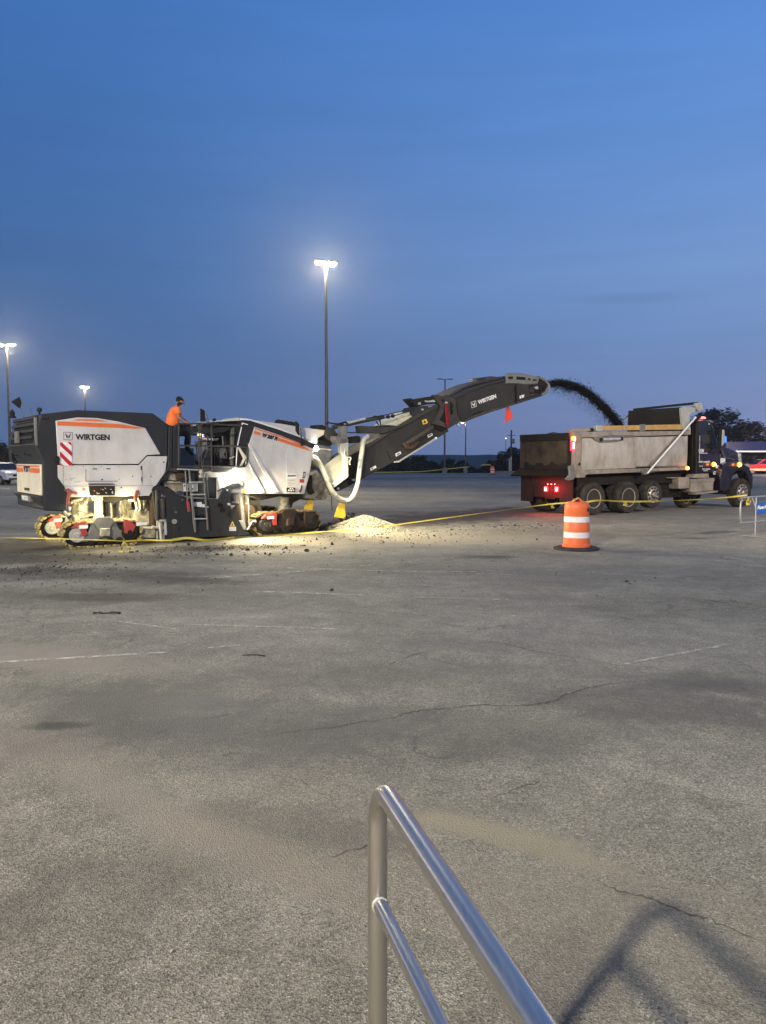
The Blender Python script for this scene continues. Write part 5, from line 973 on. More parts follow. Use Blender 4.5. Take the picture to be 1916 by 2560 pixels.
# rear crosspiece with lamps, mud flaps
zr = E_(560, 1150, -.05).z; zr0 = E_(560, 1390, -.05).z
mb = MB(); mb.box2((UR + .0, .35, zr0 + .05), (UR + .10, 1.98, lz - .02)); rc = link('rear_crosspiece', mb, GRIME, trk, .01)
for v in (.05, 1.98):
    mb = MB(); mb.box2((UR - .02, v, .38), (UR + .0, v + .62, lz - .02)); link('mud_flap', mb, GRIME if v > 1 else BLACK, trk, .004)
mb = MB(); mb.box2((UR - .01, .9, .5), (UR + .02, 1.4, .72)); link('hitch_plate', mb, GRIME, rc, .01)
def rlamp(x, y, w, h, mat, hot, du=-.03, parent=trk, nm='tail_lamp'):
    p = E_(x, y, du); mb = MB(); mb.box2((UR + du - .01, p.y - w / 2, p.z - h / 2), (UR + du + .02, p.y + w / 2, p.z + h / 2)); o = link(nm, mb, mat, parent, .02)
    mb = MB(); mb.box2((UR + du - .018, p.y - w * .24, p.z - h * .34), (UR + du - .009, p.y + w * .24, p.z + h * .34)); link('glowing_core', mb, hot, o, .006); return p
p1 = rlamp(493, 1255, .17, .17, LAMPR, LAMPRH); p2 = rlamp(631, 1257, .17, .17, LAMPR, LAMPRH)
for x in (520, 566, 610): rlamp(x, 1193, .04, .03, LAMPR, LAMPRH, nm='marker_lamp')
for p, pw in ((p1, 38), (p2, 38)): light('lamp_glow', 'POINT', (UR - .28, p.y, p.z), pw, (1, .03, .03), trk, .08)
for x, y, w, h, mt, hot, nm in ((855, 608, .12, .15, LAMPA, LAMPAH, 'amber_lamp'), (842, 692, .09, .34, LAMPR, LAMPRH, 'tail_lamp')):
    p = TF.side('e', x, y, -.06); mb = MB(); mb.box2((p.x - .06, -.09, p.z - h / 2), (p.x + .06, .0, p.z + h / 2)); o = link(nm, mb, mt, trk, .015)
    mb = MB(); mb.box2((p.x - .02, -.096, p.z - h * .3), (p.x + .03, -.088, p.z + h * .3)); link('glowing_core', mb, hot, o)
pc = TF.side('e', 842, 650, 0); light('lamp_glow', 'POINT', (UR - .18, -.02, pc.z), 22, (1, .05, .03), trk, .06)
# load heaped in the box
mb = MB(); nu, nv = 30, 16
for i in range(nu + 1):
    for j in range(nv + 1):
        u = UR + .08 + (UFr - UR - .15) * i / nu; v = .14 + (TW - .28) * j / nv; f = math.sin(math.pi * j / nv)
        z = ztop - .26 + .30 * f ** .7 * (1 if i > 0 else .8) + .07 * mnoise.noise(Vector((u * 2.5, v * 2.5, 0))); mb.v.append((u, v, z))
for i in range(nu):
    for j in range(nv): a = i * (nv + 1) + j; mb.f.append((a, a + nv + 1, a + nv + 2, a + 1)); mb.m.append(0)
lo_ = link('asphalt_load', mb, CRUMB); lo_.location = TF.o; lo_.rotation_euler = (0, 0, TF.th); lo_['kind'] = 'stuff'; tag(lo_, 'dark milled asphalt heaped in the bed of the dump truck', 'load')
# cab shield and tarp housing at the front of the box
tplate('shield_side', 'f', [(668, 190), (690, 172), (740, 170), (800, 172), (835, 185), (835, 230), (770, 262), (765, 300), (782, 450), (690, 440), (676, 300)], .0, .10, LGREY, bevel=.012)
tplate('tarp_end_cap', 'f', [(848, 130), (868, 122), (905, 124), (920, 142), (920, 210), (880, 222), (860, 215), (845, 180)], -.02, .12, LGREY, bevel=.02)
us0, us1 = TF.side('f', 678, 300, 0), TF.side('f', 690, 180, 0)
ut0 = TF.side('f', 880, 170, 0)
mb = MB(); mb.prism([(us0.x, .10, us0.z - .55), (us1.x, .10, us1.z + .02), (ut0.x, .10, ut0.z + .02), (ut0.x, .10, ut0.z - .04), (us1.x + .06, .10, us1.z - .06), (us0.x + .06, .10, us0.z - .55)], (0, TW - .2, 0)); link('cab_shield', mb, GRIME, trk, .01)
ttube('tarp_roller', 'f', [[(870, 150, .05), (870, 150, TW)]], 0, .09, BLACK, n=12)
shf = TF.side('f', 110, 230, TW - .1); mb = MB(); pz = [TF.side('f', x, y, TW - .05) for x, y in ((65, 372), (70, 290), (105, 205), (150, 205), (130, 290), (110, 372))]; mb.prism(pz, (0, .08, 0)); link('shield_side', mb, LGREY, trk, .01)
pts = [TF.side('f', 115, 205, TW - .03), TF.side('f', 860, 128, .06)]
mb = MB(); mb.bar(pts[0], pts[1], .10, .08); link('shield_top_edge', mb, BLACK, trk, .01)
mb = MB(); a, b_, c_, d_ = TF.side('f', 118, 212, TW - .04), TF.side('f', 700, 180, .12), TF.side('f', 682, 372, .12), TF.side('f', 100, 380, TW - .04)
mb.loft([a, b_, c_, d_], [x + Vector((.05, 0, 0)) for x in (a, b_, c_, d_)]); link('shield_plate', mb, pm('shield_inner', (.022, .02, .019), .7, dirt=(.02, .018, .016), amt=.8, scale=2), trk, .004)
ttube('shield_strut', 'f', [[(-90, 400, TW), (60, 265, TW)]], 0, .025, GREY)
# tarp arm
ttube('tarp_arm', 'f', [[(838, 293), (272, 948)]], -.12, .030, WREF, n=10)
ttube('tarp_arm_shadow_bar', 'f', [[(620, 520), (300, 860)]], -.02, .03, GREY)
tplate('arm_pivot', 'f', [(222, 888), (262, 885), (290, 900), (262, 965), (232, 960), (218, 930)], -.10, -.0, GREY, bevel=.01)
ttube('arm_tip', 'f', [[(838, 293), (860, 290), (885, 280)]], -.10, .02, BLACK)
# cab
VC2 = .22; CWD = 2.15
tplate('cab_body', 'f', [(862, 380), (880, 345), (940, 322), (1000, 335), (1040, 400), (1060, 500), (1105, 600), (1120, 640), (1112, 980), (1050, 940), (862, 945)], VC2, VC2 + CWD, CAB, bevel=.04, segs=3)
tplate('cab_back', 'f', [(800, 380), (862, 380), (862, 950), (800, 960)], VC2 + .2, VC2 + CWD - .2, GRIME, bevel=.03)
tplate('sun_visor', 'f', [(985, 330), (1010, 322), (1048, 350), (1040, 362), (1000, 350)], VC2, VC2 + CWD, GREY, bevel=.01)
tplate('side_window', 'f', [(880, 405), (895, 395), (985, 392), (1012, 410), (1040, 500), (1055, 625), (1000, 625), (890, 605)], VC2 - .006, VC2 + .05, GLASS, bevel=.004)
tplate('window_frame', 'f', [(985, 384), (1018, 400), (1050, 500), (1072, 600), (1062, 640), (1000, 640), (880, 612), (880, 622), (1000, 652), (1070, 652), (1084, 610), (1060, 498), (1028, 392), (990, 374)], VC2 - .02, VC2, CAB, bevel=.004)
tplate('window_reflection_panel', 'f', [(905, 505), (920, 495), (1000, 500), (1005, 590), (970, 600), (915, 595)], VC2 - .010, VC2 - .005, pm('painted_glass_reflection', (.035, .032, .028), .3), bevel=0)  # flat paler panel standing in for a reflection on the glass
tplate('door_seam', 'f', [(1112, 640), (1117, 640), (1120, 940), (1112, 940)], VC2 - .005, VC2 + .01, PIT, bevel=0)
tplate('hood', 'f', [(1120, 640), (1160, 630), (1240, 655), (1325, 690), (1340, 780), (1345, 850), (1340, 930), (1250, 1000), (1230, 1145), (1060, 1140), (1055, 1000), (1115, 940)], VC2 + .12, VC2 + CWD - .12, CAB, bevel=.06, segs=3)
tplate('hood_side', 'f', [(1125, 655), (1310, 720), (1330, 800), (1140, 770)], VC2 + .08, VC2 + .14, CAB, bevel=.02)
tplate('hood_crease', 'f', [(1140, 670), (1148, 670), (1175, 755), (1290, 785), (1290, 792), (1170, 763)], VC2 + .06, VC2 + .09, GREY, bevel=.002)
tplate('hood_badge', 'f', [(1225, 712), (1255, 710), (1275, 730), (1270, 742), (1222, 735)], VC2 + .06, VC2 + .09, BROWN, bevel=.004)
tplate('grille', 'f', [(1335, 710), (1365, 715), (1372, 800), (1370, 900), (1340, 900)], VC2 + .2, VC2 + CWD - .2, CHROME, bevel=.01)
tplate('fender', 'f', [(1125, 980), (1135, 900), (1180, 840), (1250, 808), (1330, 805), (1400, 830), (1460, 870), (1500, 960), (1505, 1020), (1498, 1130), (1472, 1130), (1465, 1020), (1435, 950), (1380, 912), (1330, 905), (1280, 950), (1250, 1040), (1230, 1150), (1130, 1150)], VC2 - .22, VC2 + .25, CAB, bevel=.04, segs=3)
tplate('fender', 'f', [(1330, 820), (1400, 830), (1460, 870), (1500, 960), (1505, 1020), (1465, 1020), (1435, 950), (1380, 912)], VC2 + CWD - .25, VC2 + CWD + .2, CAB, bevel=.04, segs=3)
tplate('headlight', 'f', [(1400, 835), (1450, 838), (1475, 870), (1440, 880), (1400, 865)], VC2 - .10, VC2 + .20, LGREY, bevel=.02)
tplate('side_panel_sticker', 'f', [(1125, 768), (1180, 770), (1180, 835), (1125, 835)], VC2 + .05, VC2 + .08, LABEL, bevel=0)
ttube('exhaust_stack', 'f', [[(842, 380), (840, 560), (838, 960)]], VC2 - .05, .085, GRIME, n=14)
ttube('exhaust_pipe', 'f', [[(838, 380), (845, 320), (880, 285)]], VC2 - .05, .07, BLACK, k=4, n=12)
ttube('grab_bar', 'f', [[(884, 505), (878, 805)]], VC2 - .08, .014, CHROME)
tplate('mirror', 'f', [(1118, 440), (1140, 432), (1150, 440), (1140, 625), (1112, 632)], -.05, .04, BLACK, bevel=.01)
tplate('mirror_shell', 'f', [(1150, 438), (1172, 440), (1175, 470), (1172, 600), (1145, 628), (1142, 620)], -.07, .05, LGREY, bevel=.015)
tplate('mirror_sticker', 'f', [(1172, 512), (1195, 515), (1195, 585), (1182, 592), (1172, 582)], -.02, .02, em('glowing_blue_sticker', (.05, .3, .9), .6), bevel=0)  # sticker given its own glow so it looks lit
ttube('mirror_bracket', 'f', [[(1060, 640), (1100, 640), (1130, 600)], [(1040, 700), (1090, 690), (1125, 625)]], .05, .04, BLACK, k=3)
for x, y in ((1095, 515), (1120, 570), (990, 372), (1315, 680), (1095, 648)): c = TF.side('f', x, y, VC2 - .02); mb = MB(); mb.lathe([(.002, -.02), (.022, -.015), (.026, .01)], c, 'Y', 8); link('chrome_stud', mb, WREF, trk)
tplate('roof_lamp', 'f', [(895, 298), (925, 283), (955, 290), (958, 310), (930, 314), (898, 306)], VC2 + .3, VC2 + .6, em('roof_marker', (1, .30, .22), 1.3), bevel=.02)
for x, y, s in ((1050, 842, 1.0), (1348, 845, 1.05), (740, 885, .8)):
    c = TF.side('f', x, y, (VC2 - .03 if x == 1050 else VC2 - .25 if x > 1000 else -.02)); r = .085 * s
    mb = MB(); mb.lathe([(.002, -.05), (r * .7, -.04), (r, -.0), (r, .03)], c, 'Y', 14); o = link('amber_lamp', mb, LAMPA, trk)
    mb = MB(); mb.lathe([(.002, -.058), (r * .45, -.052), (r * .45, -.04)], c, 'Y', 10); link('glowing_core', mb, LAMPAH, o)
    light('lamp_glow', 'POINT', (c.x, c.y - .22, c.z), 1.2, (1, .35, .06), trk, .05)
# door lettering
cab = [o for o in trk.children if o.name.startswith('cab_body')][0]
ttext('IRON', 'f', 870, 700, 930, 698, 34, VC2 - .006, LABEL, cab, .01); ttext('WORX', 'f', 934, 698, 1000, 695, 34, VC2 - .006, BROWN, cab, .006)
ttext('PAVING INC', 'f', 880, 716, 975, 716, 9, VC2 - .006, LABEL, cab, .002)
ttext('BODY MAKER', 'f', 872, 822, 1000, 820, 18, VC2 - .006, LABEL, cab, .004); ttext('and', 'f', 875, 866, 915, 866, 12, VC2 - .006, LABEL, cab, .002)
ttext('GVW 80,000', 'f', 912, 903, 1000, 903, 16, VC2 - .006, LABEL, cab, .002); ttext('LBS 12', 'f', 925, 920, 975, 920, 10, VC2 - .006, LABEL, cab, .002); 
tplate('door_sticker', 'f', [(1072, 848), (1102, 850), (1100, 888), (1070, 885)], VC2 - .01, VC2, LABEL, cab, 0); tplate('number_sticker', 'f', [(1045, 925), (1105, 922), (1105, 955), (1045, 958)], VC2 - .01, VC2 + .02, LABEL, cab, 0)
ttext('1058', 'f', 1048, 952, 1100, 948, 22, VC2 - .013, INK, cab, .004)
# steps and tanks
tplate('battery_box', 'f', [(645, 1000), (665, 992), (755, 992), (770, 1010), (770, 1122), (645, 1128)], .05, .75, ALU2, bevel=.03, segs=3)
tplate('box_strap', 'f', [(560, 992), (650, 990), (650, 1000), (560, 1004)], .1, .7, ALU2, bevel=.01)
tplate('upper_step', 'f', [(805, 1000), (835, 955), (990, 948), (995, 996), (990, 1000)], VC2 - .18, VC2 + .2, ALU2, bevel=.01)
tplate('lower_step', 'f', [(785, 1015), (1055, 1000), (1058, 1035), (1030, 1042), (785, 1052)], VC2 - .22, VC2 + .2, ALU2, bevel=.01)
tplate('tool_box', 'f', [(785, 1050), (1048, 1036), (1040, 1146), (800, 1172), (778, 1150)], VC2 - .20, VC2 + .3, ALU2, bevel=.02)
tplate('step_tread', 'f', [(835, 1172), (1095, 1146), (1097, 1168), (838, 1194)], VC2 - .25, VC2 + .1, ALU2, bevel=.006)
for x in (635, 700): c = TF.side('f', x, 1160, .5); mb = MB(); mb.lathe([(.01, -.1), (.07, -.09), (.09, -.04), (.09, .6)], (c.x, .5, c.z), 'Y', 14); link('air_tank', mb, GRIME, trk)
tplate('cab_skirt', 'f', [(1060, 1000), (1130, 980), (1130, 1150), (1230, 1150), (1235, 1180), (1090, 1190), (1060, 1140)], VC2 + .1, VC2 + 1.8, GRIME, bevel=.02)

# ------------------------------------------------------------------ asphalt flying from the conveyor into the truck
tip = MF.world(MF.side('d', 1390, 380, 1.25)); tgt = TF.world((TF.side('p', 1548, 1062, 1.3)))
def arc(t):
    p = tip.lerp(tgt, t); lin = tip.z + (tgt.z - tip.z) * t
    p.z = tip.z + .32 * math.sin(min(1, t * 1.0) * math.pi) * (1 - .15 * t) + (tgt.z - tip.z) * (t ** 1.5); return p
mb = MB(); rnd = random.Random(21)
for k in range(70):
    t = .03 + .95 * rnd.random(); c_ = arc(t) + Vector((rnd.gauss(0, .05), rnd.gauss(0, .1), rnd.gauss(0, .06) - .05)); s_ = rnd.uniform(.03, .09)
    for _ in range(45): mb.rock(c_ + Vector((rnd.gauss(0, s_ * 1.5), rnd.gauss(0, s_), rnd.gauss(0, s_))), rnd.uniform(.008, .022), rnd)
cp = [arc(k / 30) + Vector((rnd.gauss(0, .012), rnd.gauss(0, .02), rnd.gauss(0, .02))) for k in range(31)]
mb.tube(cp, [(.07 + .05 * k / 30) * rnd.uniform(.8, 1.2) for k in range(31)], 9)
for _ in range(13000):
    t = rnd.random() ** .9; p = arc(t); w = .07 + .06 * t * rnd.random(); g = Vector((rnd.gauss(0, w), rnd.gauss(0, w * 1.5), rnd.gauss(0, w * .75)))
    mb.rock(p + g, rnd.uniform(.008, .026), rnd)
for _ in range(5200):
    t = rnd.uniform(.05, .97); p = arc(t); f = rnd.random() ** 1.6; mb.rock(p + Vector((rnd.gauss(-.08, .12), rnd.gauss(0, .15), -.08 - f * .55 * (.4 + t) + rnd.gauss(0, .05))), rnd.uniform(.004, .011), rnd)
st = link('asphalt_stream', mb, pm('fresh_black_millings', (.008, .008, .009), .85, bump=0), kind='stuff', smooth=False); tag(st, 'arc of black milled asphalt flying off the boom into the truck bed', 'debris')

# ------------------------------------------------------------------ people
SKIN = pm('skin', (.30, .16, .10), .55, bump=0); SHIRT = pm('orange_shirt_cloth', (.80, .16, .03), .8, bump=.6, bscale=9, dirt=(.5, .09, .02), amt=.4, scale=5)
PANTS = pm('dark_trousers', (.016, .016, .018), .85, bump=.4, bscale=12); HAIR = pm('black_hair', (.006, .005, .005), .6, bump=.8, bscale=60)
PALE = pm('pale_work_clothes', (.42, .42, .55), .7, bump=.5, bscale=9); GREYP = pm('grey_work_trousers', (.16, .17, .20), .8, bump=.5, bscale=9)
BOOT = pm('black_boots', (.008, .008, .008), .7)
def skinobj(name, verts, edges, rad, mat, parent, sub=2, root=0):
    me = bpy.data.meshes.new(name); me.from_pydata([tuple(v) for v in verts], edges, []); me.materials.append(mat)
    o = bpy.data.objects.new(name, me); COL.objects.link(o); o.parent = parent
    sm = o.modifiers.new('skin', 'SKIN'); sm.use_smooth_shade = True; sm.branch_smoothing = .5
    if not me.skin_vertices: bpy.context.view_layer.objects.active = o
    for i, d in enumerate(me.skin_vertices[0].data):
        r = rad[i]; d.radius = r if isinstance(r, tuple) else (r, r); d.use_root = (i == root)
    ss = o.modifiers.new('sub', 'SUBSURF'); ss.levels = sub; ss.render_levels = sub
    return o
def person(label, cloth, trousers, J, name='person', hair=True):
    """J: joints in machine-frame coordinates"""
    t = thing(name, label, 'person', MF.o, MF.th)
    V = Vector; j = {k: V(v) for k, v in J.items()}
    names = ['pelvis', 'belly', 'chest', 'neck', 'head', 'crown', 'shl', 'ell', 'wrl', 'hal', 'shr', 'elr', 'wrr', 'har', 'hil', 'knl', 'anl', 'tol', 'hir', 'knr', 'anr', 'tor']
    vs = [j[n] for n in names]; ix = {n: i for i, n in enumerate(names)}
    E = [('pelvis', 'belly'), ('belly', 'chest'), ('chest', 'neck'), ('neck', 'head'), ('head', 'crown'), ('chest', 'shl'), ('shl', 'ell'), ('ell', 'wrl'), ('wrl', 'hal'), ('chest', 'shr'), ('shr', 'elr'), ('elr', 'wrr'), ('wrr', 'har'), ('pelvis', 'hil'), ('hil', 'knl'), ('knl', 'anl'), ('anl', 'tol'), ('pelvis', 'hir'), ('hir', 'knr'), ('knr', 'anr'), ('anr', 'tor')]
    rad = dict(pelvis=.13, belly=.12, chest=(.16, .12), neck=.055, head=.088, crown=.075, shl=.065, shr=.065, ell=.045, elr=.045, wrl=.03, wrr=.03, hal=.035, har=.035, hil=.10, hir=.10, knl=.062, knr=.062, anl=.042, anr=.042, tol=.038, tor=.038)
    skinobj('body', vs, [(ix[a], ix[b]) for a, b in E], [rad[n] for n in names], SKIN, t)
    for s in ('l', 'r'):    # fingers and thumb, curled over what they hold
        h = j['ha' + s]; w = j['wr' + s]; d = (h - w).normalized(); q = d.cross(V((0, 0, 1))).normalized()
        for k, (off, ln) in enumerate(((-.034, .065), (-.012, .078), (.012, .074), (.034, .058))):
            a = h + q * off; skinobj('finger', [a, a + d * ln * .55 + V((0, 0, -.012)), a + d * ln * .85 + V((0, 0, -.04))], [(0, 1), (1, 2)], [.012, .010, .008], SKIN, t, 1)
        a = w.lerp(h, .5) + q * .04; skinobj('thumb', [a, a + q * .03 + d * .03, a + q * .035 + d * .06 + V((0, 0, -.02))], [(0, 1), (1, 2)], [.014, .011, .009], SKIN, t, 1)
    # shirt over torso and upper arms
    sv = [j['pelvis'].lerp(j['belly'], .15), j['belly'], j['chest'], j['chest'].lerp(j['neck'], .55), j['shl'], j['shl'].lerp(j['ell'], .45), j['shl'].lerp(j['ell'], .78), j['shr'], j['shr'].lerp(j['elr'], .45), j['shr'].lerp(j['elr'], .78)]
    skinobj('shirt', sv, [(0, 1), (1, 2), (2, 3), (2, 4), (4, 5), (5, 6), (2, 7), (7, 8), (8, 9)], [(.19, .18), (.195, .18), (.235, .185), (.10, .095), .10, .092, .096, .10, .092, .096], cloth, t)
    tv = [j['pelvis'], j['hil'], j['hil'].lerp(j['knl'], .5), j['knl'], j['anl'].lerp(j['knl'], .08), j['hir'], j['hir'].lerp(j['knr'], .5), j['knr'], j['anr'].lerp(j['knr'], .08)]
    skinobj('trousers', tv, [(0, 1), (1, 2), (2, 3), (3, 4), (0, 5), (5, 6), (6, 7), (7, 8)], [.155, .125, .105, .085, .075, .125, .105, .085, .075], trousers, t)
    for s in ('l', 'r'):
        a, b_ = j['an' + s], j['to' + s]; d = (b_ - a); hv = Vector((d.x, d.y, 0)).normalized()
        skinobj('boot', [a + V((0, 0, .10)), a, a - hv * .03 + V((0, 0, -.04)), b_ + V((0, 0, -.0)), b_ + hv * .05], [(0, 1), (1, 2), (1, 3), (3, 4)], [.06, .062, .05, .055, .045], BOOT, t)
    hc_, cr = j['head'], j['crown']; up = (cr - hc_).normalized(); fw = V(J['face']).normalized(); rt = up.cross(fw).normalized()
    if hair:
        mb = MB(); pr = [(.101 * math.sin(math.pi * .62 * k / 9) if k else .002, .108 * math.cos(math.pi * .62 * k / 9)) for k in range(10)]; mb.lathe(pr, n=22, cap=False)
        M3 = Matrix((rt, fw, up)).transposed(); rn = random.Random(4); nv_ = []
        for q in mb.v:
            q = Vector(q); k = 1 + .05 * mnoise.noise(q * 45); low = q.z < .02 and q.y > .02
            q = Vector((q.x * .93, q.y * 1.0 - .016, q.z)) * k
            if low: q.y *= .80; q.z = max(q.z, .05)
            nv_.append(hc_ + M3 @ q + up * .012)
        mb.v = nv_; link('hair', mb, HAIR, t)
    skinobj('nose', [hc_ + fw * .085 + up * .01, hc_ + fw * .108 - up * .018], [(0, 1)], [.012, .015], SKIN, t, 1)
    for s in (-1, 1):
        mb = MB(); mb.lathe([(.001, -.006), (.012, 0), (.001, .006)], hc_ + fw * .088 + rt * s * .032 + up * .02, 'Z', 8); link('eye', mb, INK, t)
        skinobj('ear', [hc_ + rt * s * .088 + up * .02, hc_ + rt * s * .09 - up * .02], [(0, 1)], [.012, .010], SKIN, t, 1)
    mb = MB(); mb.bar(hc_ + fw * .09 - up * .045 - rt * .022, hc_ + fw * .09 - up * .045 + rt * .022, .008, .006); link('mouth', mb, pm('lips', (.2, .08, .06), .6, bump=0), t)
    return t
h = lambda x, y, v: MF.side('h', x, y, v)
fl_ = h(300, 1440, .5).z + .05
person('worker in orange T-shirt and dark trousers leaning over the machine railing', SHIRT, PANTS, dict(
    pelvis=h(235, 690, .55), belly=h(225, 560, .55), chest=h(262, 375, .55), neck=h(342, 252, .55), head=h(392, 190, .52), crown=h(400, 128, .52),
    shl=h(330, 320, .40), ell=h(345, 470, .36), wrl=h(470, 565, .36), hal=h(560, 600, .34), shr=h(310, 310, .75), elr=h(380, 480, .80), wrr=h(520, 575, .72), har=h(590, 610, .66),
    hil=h(250, 730, .47), knl=h(535, 790, .45), anl=h(510, 1075, .48), tol=h(600, 1160, .45), hir=h(240, 740, .66), knr=h(235, 1060, .7), anr=h(225, 1350, .7), tor=h(290, 1400, .66), face=(1, -.55, -.55)))
p2_ = person('worker in pale grey overalls bent over the control console on the platform', PALE, GREYP, dict(
    pelvis=h(830, 1010, .95), belly=h(850, 920, .95), chest=h(840, 800, .95), neck=h(880, 730, 1.0), head=h(930, 700, 1.0), crown=h(950, 660, 1.0),
    shl=h(800, 790, .78), ell=h(760, 860, .70), wrl=h(820, 900, .66), hal=h(860, 880, .66), shr=h(880, 790, 1.15), elr=h(950, 850, 1.2), wrr=h(1010, 830, 1.2), har=h(1050, 820, 1.2),
    hil=h(790, 1040, .86), knl=h(740, 1180, .84), anl=h(700, 1350, .86), tol=h(760, 1390, .82), hir=h(860, 1040, 1.06), knr=h(850, 1200, 1.08), anr=h(830, 1350, 1.08), tor=h(900, 1385, 1.04), face=(1, -.1, -.8)))
for y in (925, 1005):
    a = h(775, y, .76); b_ = h(955, y, .76); mb = MB(); mb.bar(a, b_, .03, .03); link('dark_band', mb, INK, p2_, .006)
# ------------------------------------------------------------------ traffic drums
def drum(loc, label, rz=0, knocked=False, s=1.0):
    t = thing('traffic_drum', label, 'traffic drum', loc, rz, 'orange and white traffic drums'); t.scale = (s, s, s)
    mb = MB(); mb.lathe([(.28, .0), (.455, .0), (.465, .015), (.46, .035), (.40, .055), (.29, .06), (.28, .05)], n=40); link('rubber_base', mb, RBASE, t)
    pr = [(.275, .05), (.288, .06), (.29, .10), (.268, .12), (.262, .245), (.258, .25), (.254, .36), (.257, .365), (.262, .37), (.256, .56), (.252, .57), (.248, .68), (.252, .69), (.255, .70), (.250, .80), (.254, .83), (.251, .90), (.235, .94), (.21, .975), (.17, .985), (.12, .987), (.11, .97), (.01, .97)]
    mb = MB(); mb.lathe(pr, n=40); link('barrel', mb, CONE, t)
    for a, b_ in ((.25, .365), (.57, .685)): mb = MB(); mb.lathe([(.2615, a), (.2595, b_)], n=40, cap=False); link('white_band', mb, WREF, t)
    mb = MB(); mb.tube(crom([(-.09, 0, .97), (-.07, 0, 1.02), (0, 0, 1.035), (.07, 0, 1.02), (.09, 0, .97)], 4), .018, 8); link('handle', mb, CONE, t)
    mb = MB(); mb.box((0, -.14, .975), (.10, .05, .03)); link('handle_slot', mb, BROWN, t, .005)
    return t
dc = gnd(1443, 1379); dc.y += .42; dc.x += .09
dr = drum(dc, 'large orange and white traffic drum before the truck, yellow tape tied on top')
for ch, a in (('L', -48), ('x', -38)):
    an = R(a); r_ = .2575; p = (r_ * math.sin(-an), -r_ * math.cos(an), .80); text(ch, INK, dr, p, (R(90), 0, -an), .10, .006, name='handwritten_mark')
drum(gnd(1231, 1186), 'small far orange and white traffic drum at the edge of the lot', s=1.0)
# ------------------------------------------------------------------ caution tape
def tape(path, label, w=.07, seed=0, cat='caution tape', sagk=6):
    rnd = random.Random(seed); P = crom(path, sagk); ph = [0]
    for _ in P: ph.append(ph[-1] + rnd.gauss(0, .25))
    mb = MB(); mb.ribbon(P, w, lambda i: ph[i] + rnd.uniform(-.1, .1)); o = link('caution_tape', mb, TAPE); tag(o, label, cat, 'yellow caution tape'); return o
dtop = Vector((dc.x, dc.y, 1.03))
def tz(x, y, Y): return at(x, y, Y)
tape([tz(-30, 1344, 15.0), tz(60, 1345, 15.1), tz(150, 1347, 15.2), tz(250, 1350, 15.2), tz(315, 1353, 15.3)], 'left stretch of yellow caution tape strung low in front of the rear tracks', .02, 1)
tape([tz(315, 1353, 15.3), tz(365, 1350, 15.4), tz(420, 1351, 15.5), tz(480, 1347, 15.8), tz(540, 1349, 16.0), tz(600, 1345, 16.6), tz(700, 1338, 17.9), tz(800, 1330, 18.3), tz(900, 1323, 18.3), tz(960, 1316, 18.2)], 'bunched yellow caution tape lying along the foot of the milling machine', .038, 2)
tape([tz(425, 1351, 15.45), tz(470, 1345, 15.7), tz(520, 1351, 15.9), tz(585, 1344, 16.4)], 'doubled yellow caution tape below the ladder of the machine', .05, 7)
tape([tz(960, 1316, 18.2), tz(1100, 1297, 17.3), tz(1250, 1277, 16.4), tz(1370, 1261, 15.9), dtop + Vector((-.14, -.10, -.06))], 'yellow caution tape rising from the millings heap to the large drum', .03, 3)
bc = gnd(1888, 1344)
btop = tz(1868, 1238, 17.4)
tape([dtop + Vector((.12, -.1, -.06)), tz(1500, 1251, 15.7), tz(1580, 1254, 16.2), tz(1700, 1251, 16.8), tz(1800, 1245, 17.1), btop], 'yellow caution tape from the large drum to the steel barricade', .038, 4)
tape([dtop + Vector((-.14, -.1, -.05)), dtop + Vector((-.05, -.12, .0)), dtop + Vector((0, -.05, .04)), dtop + Vector((.06, -.10, .0)), dtop + Vector((.14, -.1, -.05))], 'loop of yellow caution tape tied over the handle of the large drum', .02, 5)
def knot(p, s, seed, label, drop=.3):
    rnd = random.Random(seed); mb = MB()
    for k in range(5):
        q = [p + Vector((rnd.uniform(-s, s) * .3, rnd.uniform(-.02, .02), rnd.uniform(-s, s) * .3)), p + Vector((rnd.uniform(-s, s), 0, -drop * rnd.uniform(.3, .8))), p + Vector((rnd.uniform(-s, s), .02, -drop * rnd.uniform(.7, 1)))]
        mb.ribbon(crom(q, 4), .035, lambda i: i * .5)
    tag(link('tape_knot', mb, TAPE), label, 'tape knot', 'loose knots of caution tape')
knot(tz(312, 1352, 15.25), .12, 1, 'knot of yellow tape hanging to the ground beside the rear track', .30)
knot(tz(1382, 1262, 15.8), .04, 2, 'small knot hanging from the tape just left of the large drum', .07)
knot(tz(1563, 1255, 16.1), .04, 3, 'small knot on the tape in front of the second truck wheel', .09)
knot(tz(1872, 1246, 17.4), .07, 4, 'curl of yellow tape hanging off the steel barricade', .16)
# far tapes at the back of the lot
for pts_, lb in (([(930, 1181, 100), (1000, 1180, 100), (1055, 1179, 100), (1172, 1167, 96)], 'thin far caution tape along the back edge of the lot'), ([(1202, 1163, 98), (1215, 1162, 98), (1228, 1162, 98)], 'short far caution tape tied to the small far drum')):
    mb = MB(); mb.ribbon([at(*p) for p in pts_], .10, lambda i: 0); tag(link('caution_tape', mb, TAPE), lb, 'caution tape', 'yellow caution tape')
for k, x in enumerate((956, 968, 980, 994)):
    mb = MB(); a = at(x, 1180, 100); mb.ribbon([a, a + Vector((.05, 0, -.25)), a + Vector((0, 0, -.45))], .22, lambda i: 1.5); tag(link('tape_pennant', mb, TAPE), 'short yellow streamer hanging from the far caution tape, %s from the left' % ['first', 'second', 'third', 'fourth'][k], 'streamer', 'streamers on the far tape')
